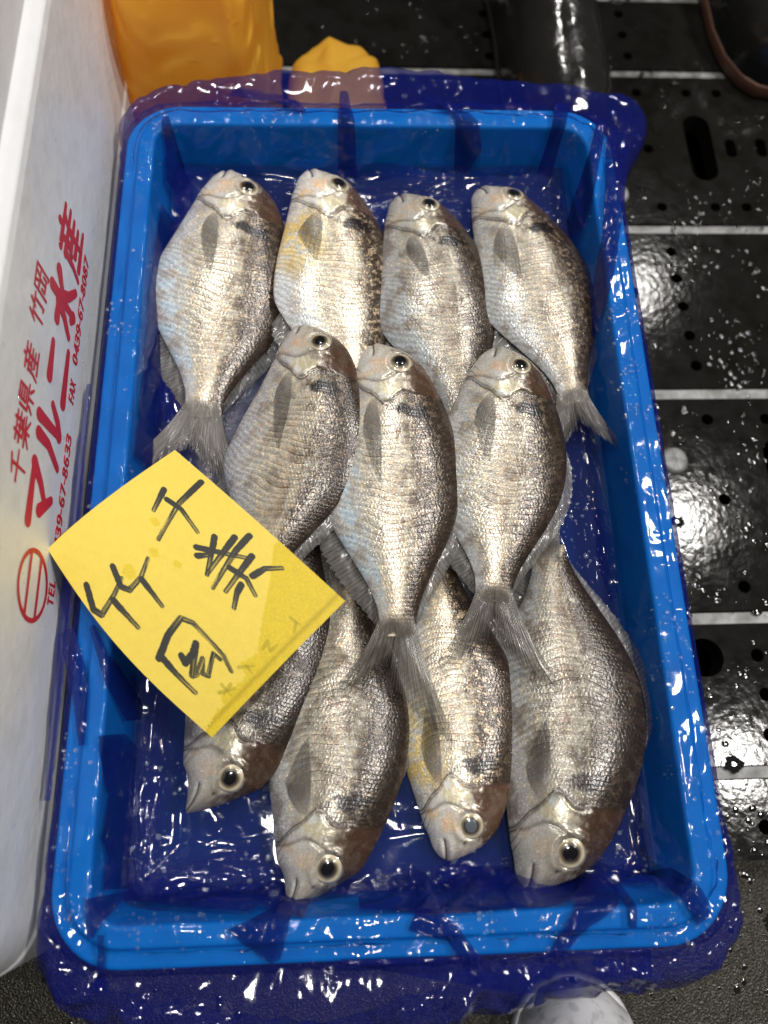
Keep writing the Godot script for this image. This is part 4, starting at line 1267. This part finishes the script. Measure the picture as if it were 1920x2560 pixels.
func foam_crate() -> void:
	# upright face at x = -0.192 carries the print; local print axes: x to -z, y up, z to +x
	var box := base("foam_crate", Vector3(-0.39, 0, -0.03))
	tag(box, "tall white foam crate with red printed lettering on its side", "foam box")
	var hx := 0.198
	var z0 := -0.36
	var z1 := 0.318
	# outline of the side: foot ledge, plain wall, thicker rounded lip
	var prof := [[-0.012, 0.0], [0.0015, 0.004], [0.0015, 0.122], [0.0, 0.1265], [0.0, 0.256], [-0.001, 0.262], [-0.005, 0.268], [-0.008, 0.272], [-0.0085, 0.315], [-0.014, 0.325], [-0.03, 0.327], [-0.034, 0.30], [-0.036, 0.06]]
	var core := []
	var r := 0.030
	var cx := hx - r
	var zc := (z0 + z1) / 2 + 0.03
	var hz := (z1 - z0) / 2 - r
	for k in 4:
		var c: Vector3 = [Vector3(cx, 0, zc - 0.03 + hz), Vector3(-cx, 0, zc - 0.03 + hz), Vector3(-cx, 0, zc - 0.03 - hz), Vector3(cx, 0, zc - 0.03 - hz)][k]
		for i in 11:
			var a := PI / 2 * k + PI / 2 * i / 10.0
			core.append([c, Vector3(cos(a), 0, sin(a))])
	var P := PackedVector3Array()
	var smooth := []
	for k in prof.size() - 1:
		for t in 4:
			smooth.append([lerpf(prof[k][0], prof[k + 1][0], t / 4.0), lerpf(prof[k][1], prof[k + 1][1], t / 4.0)])
	smooth.append(prof[-1])
	for a in smooth:
		for c in core:
			P.append(c[0] + c[1] * maxf(r + a[0], 0.0) + Vector3(0, a[1], 0))
	var n := core.size()
	for c in core:
		P.append(Vector3(0, 0.06, zc - 0.03))
	put("wall", grid(P, smooth.size() + 1, n, Vector3.ZERO, PackedVector2Array(), PackedColorArray(), false, true), M.foam_wall, box)
	var lines := base("tmp")
	remove_child(lines)
	lines.name = "print"
	box.add_child(lines)
	lines.position = Vector3(hx + 0.0003, 0, 0.03)
	lines.rotation.y = PI / 2
	# small place line: centre of each character at (along, up)
	for g in [["sen", -0.0371, 0.2195], ["you", -0.0166, 0.2203], ["ken", 0.0023, 0.2205], ["san", 0.0242, 0.2205], ["take", 0.055, 0.2217], ["oka", 0.0737, 0.2211]]:
		var o := put("character", stroke_mesh(GLYPH[g[0]], 0.105, 0.0178), M.red, lines)
		o.position = Vector3(g[1] - 0.0089, g[2] - 0.0089, 0)
	for g in [["ma", -0.0429, 0.1869], ["ru", -0.0027, 0.1850], ["ni", 0.0395, 0.1850], ["sui", 0.0822, 0.1885], ["san", 0.1270, 0.1888]]:
		var o := put("character", stroke_mesh(GLYPH[g[0]], 0.125 if g[0] == "san" else 0.185, 0.0365, 0.4), M.red, lines)
		o.position = Vector3(g[1] - 0.018, g[2] - 0.018, 0)
	var font := SystemFont.new()
	font.font_names = PackedStringArray(["Droid Sans"])
	font.font_weight = 700
	for tx in [["TEL", -0.0965, 0.1525, 0.0150], ["0439-67-8633", -0.0700, 0.1525, 0.0795], ["FAX", 0.0300, 0.1560, 0.0150], ["0439-67-8087", 0.0560, 0.1570, 0.0790]]:
		var tm := TextMesh.new()
		tm.text = tx[0]
		tm.font = font
		tm.font_size = 32
		tm.pixel_size = 0.0004
		tm.depth = 0.0002
		tm.horizontal_alignment = HORIZONTAL_ALIGNMENT_LEFT
		var o := put("printed_number", tm, M.red, lines)
		var bb := tm.get_aabb()
		var k: float = tx[3] / bb.size.x
		o.scale = Vector3(k, 0.0088 / bb.size.y, 1)
		o.position = Vector3(tx[1] - bb.position.x * k, tx[2] - bb.position.y * 0.0088 / bb.size.y, 0.00005)
	# round emblem: a ring with two bars
	var ring := []
	var pts := []
	for k in 49:
		pts.append_array([0.5 + 0.5 * cos(TAU * k / 48.0), 0.5 + 0.5 * sin(TAU * k / 48.0)])
	ring.append(pts)
	ring.append([0.06, 0.68, 0.95, 0.68])
	ring.append([0.06, 0.32, 0.95, 0.32])
	var em := put("emblem", stroke_mesh(ring, 0.072, 0.0375, 0.0), M.red, lines)
	em.position = Vector3(-0.0909 - 0.01875, 0.183 - 0.01875, 0)
	# drops clinging to the side
	var sm := SphereMesh.new()
	sm.radius = 1.0
	sm.height = 2.0
	sm.radial_segments = 12
	sm.rings = 6
	var T := []
	for k in 420:
		var q := 0.0003 + 0.0013 * pow(rng.randf(), 5.0)
		T.append(Transform3D(Basis.from_scale(Vector3(q * 0.5, q * rng.randf_range(1.0, 1.7), q)), Vector3(-0.192, 0.135 + 0.12 * rng.randf(), lerpf(-0.33, 0.25, pow(rng.randf(), 1.4)))))
	scatter("clinging_drops", sm, T, M.clear_drop, "water drops clinging to the white foam crate side", "water")

# ---------------------------------------------------------------- bags and boots
func bag(called: String, at: Vector3, ext: Vector3, sd: int, label: String, ridges: Array) -> void:
	var o := base(called, at)
	tag(o, label, "plastic bag")
	var n1 := noise(10.0, sd)
	var n2 := noise(24.0, sd + 1)
	var nu := 70
	var nv := 130
	var P := PackedVector3Array()
	for i in nu:
		var a := PI / 2 * (1.0 - i / (nu - 1.0))
		for j in nv:
			var t := TAU * j / nv
			var cx := cos(t)
			var cz := sin(t)
			var p := Vector3(signf(cx) * pow(absf(cx), 0.5) * pow(cos(a), 0.34), pow(sin(a), 0.85), signf(cz) * pow(absf(cz), 0.5) * pow(cos(a), 0.34)) * ext
			var w := at + p
			var r := crease(w * 0.8, 6) * 0.008 * clampf(ext.y / 0.10, 0.35, 1.0)
			for g in ridges:
				var l0 := Vector2(g[0], g[1])
				var l1 := Vector2(g[2], g[3])
				var q := Geometry2D.get_closest_point_to_segment(Vector2(w.x, w.z), l0, l1)
				var dd: float = (Vector2(w.x, w.z) - q).length()
				r += g[4] * exp(-pow(dd / g[5], 2))
			P.append(p + p.normalized() * r * sstep(0.0, 0.2, p.y / ext.y))
	put("film", grid(P, nu, nv, Vector3.ZERO, PackedVector2Array(), PackedColorArray(), false, true), M.bag, o)

func boot(at: Vector3, turn: float, sc: float, upper: Material, sole: Material, shaft_tilt: float, label: String, shaft_mat: Material = null) -> void:
	var o := base("rubber_boot", at)
	o.rotation.y = turn
	o.scale = Vector3(sc, sc, sc)
	tag(o, label, "boot", "")
	# foot: toe towards +z at z = 0, heel at z = -0.28
	var sec := [[0.0, 0.004, 0.020], [-0.006, 0.022, 0.034], [-0.02, 0.036, 0.050], [-0.045, 0.046, 0.060], [-0.08, 0.050, 0.070], [-0.12, 0.048, 0.085], [-0.16, 0.043, 0.108], [-0.20, 0.041, 0.125], [-0.25, 0.038, 0.11], [-0.277, 0.022, 0.09], [-0.283, 0.004, 0.05]]
	var rows := []
	for k in sec.size() - 1:
		for t in 4:
			rows.append([lerpf(sec[k][0], sec[k + 1][0], t / 4.0), lerpf(sec[k][1], sec[k + 1][1], t / 4.0), lerpf(sec[k][2], sec[k + 1][2], t / 4.0)])
	rows.append(sec[-1])
	var nv := 40
	var P := PackedVector3Array()
	for a in rows:
		for j in nv:
			var t := PI * j / (nv - 1.0)
			P.append(Vector3(cos(t) * a[1] * (1.0 - 0.10 * sin(t)), 0.012 + a[2] * pow(sin(t), 0.62), a[0]))
	put("foot", grid(P, rows.size(), nv, Vector3.UP), upper, o)
	P = PackedVector3Array()
	for y in [0.0, 0.001, 0.012, 0.0125]:
		var g := 0.0 if y == 0.0 or y > 0.0122 else 0.0022
		for sgn in [1, -1]:
			for k in rows.size():
				var a: Array = rows[k if sgn > 0 else rows.size() - 1 - k]
				var zz: float = a[0] + (g if a[0] > -0.02 else (-g if a[0] < -0.26 else 0.0))
				P.append(Vector3(sgn * (a[1] + g), y, zz))
	put("sole", grid(P, 4, rows.size() * 2, Vector3.ZERO, PackedVector2Array(), PackedColorArray(), false, true), sole, o)
	P = PackedVector3Array()
	var wn := noise(18.0, int(at.x * 1000) + 7)
	for i in 36:
		var t := i / 35.0
		var y := 0.07 + 0.30 * t
		var c := Vector3(sin(shaft_tilt) * 0.30 * t, y, -0.205 - 0.02 * t)
		for j in 40:
			var a := TAU * j / 40.0
			var p := c + Vector3(cos(a) * (0.044 + 0.016 * t), 0, sin(a) * (0.062 + 0.006 * t))
			p += Vector3(cos(a), 0, sin(a)) * 0.010 * wn.get_noise_3dv(p * 0.7)
			P.append(p)
	put("shaft", grid(P, 36, 40, Vector3.ZERO, PackedVector2Array(), PackedColorArray(), false, true), shaft_mat if shaft_mat else upper, o)

func _ready() -> void:
	rng.seed = 4242
	camera_and_light()
	materials()
	M.cloudy = coat(mat(lin(0.09, 0.105, 0.12), 0.2), 1.0, 0.03)
	M.drop_rim = mat(Color(0.9, 0.95, 1.0, 0.05), 0.02, 0.0, 0.6)
	M.drop_rim.transparency = BaseMaterial3D.TRANSPARENCY_ALPHA
	M.clear_drop = M.drop_rim
	var fw := mat(lin(0.85, 0.86, 0.88), 0.5)
	tri(fw, 5.0)
	fw.albedo_texture = ntex(0.012, 61, 512, [[0.2, Color(0.965, 0.965, 0.96)], [0.45, Color(0.99, 0.99, 0.99)], [1.0, Color(1, 1, 1)]])
	bump(fw, ntex(0.03, 62, 512, null, 3), 0.018)
	coat(fw, 0.3, 0.2)
	M.foam_wall = fw
	deck()
	fish_box()
	liner()
	foam_crate()
	fish_skins()
	all_fish()
	note()
	bag("yellow_bag", Vector3(-0.140, -0.003, -0.392), Vector3(0.058, 0.225, 0.088), 71, "large crumpled orange-yellow plastic bag standing upright in the corner beside the lettered foam crate", [[-0.125, -0.52, -0.105, -0.32, 0.010, 0.006]])
	bag("yellow_bag", Vector3(-0.026, -0.003, -0.425), Vector3(0.046, 0.040, 0.066), 81, "small puffed yellow plastic bag peeking over the blue film edge", [[-0.03, -0.5, -0.03, -0.38, 0.008, 0.01]])
	boot(Vector3(0.198, 0.001, -0.365), 0.12, 1.0, M.rubber, M.rubber, 0.1, "black rubber boot with matt greyish shaft right behind the blue film", M.rubber_matt)
	boot(Vector3(0.425, 0.001, -0.455), 0.05, 1.05, M.rubber, M.sole, 0.05, "shiny wet black rubber boot with a reddish brown sole edge")
	boot(Vector3(0.128, -0.034, 0.330), PI, 1.0, M.white_rubber, M.white_rubber, 0.0, "white rubber boot toe sticking out from under the blue film")
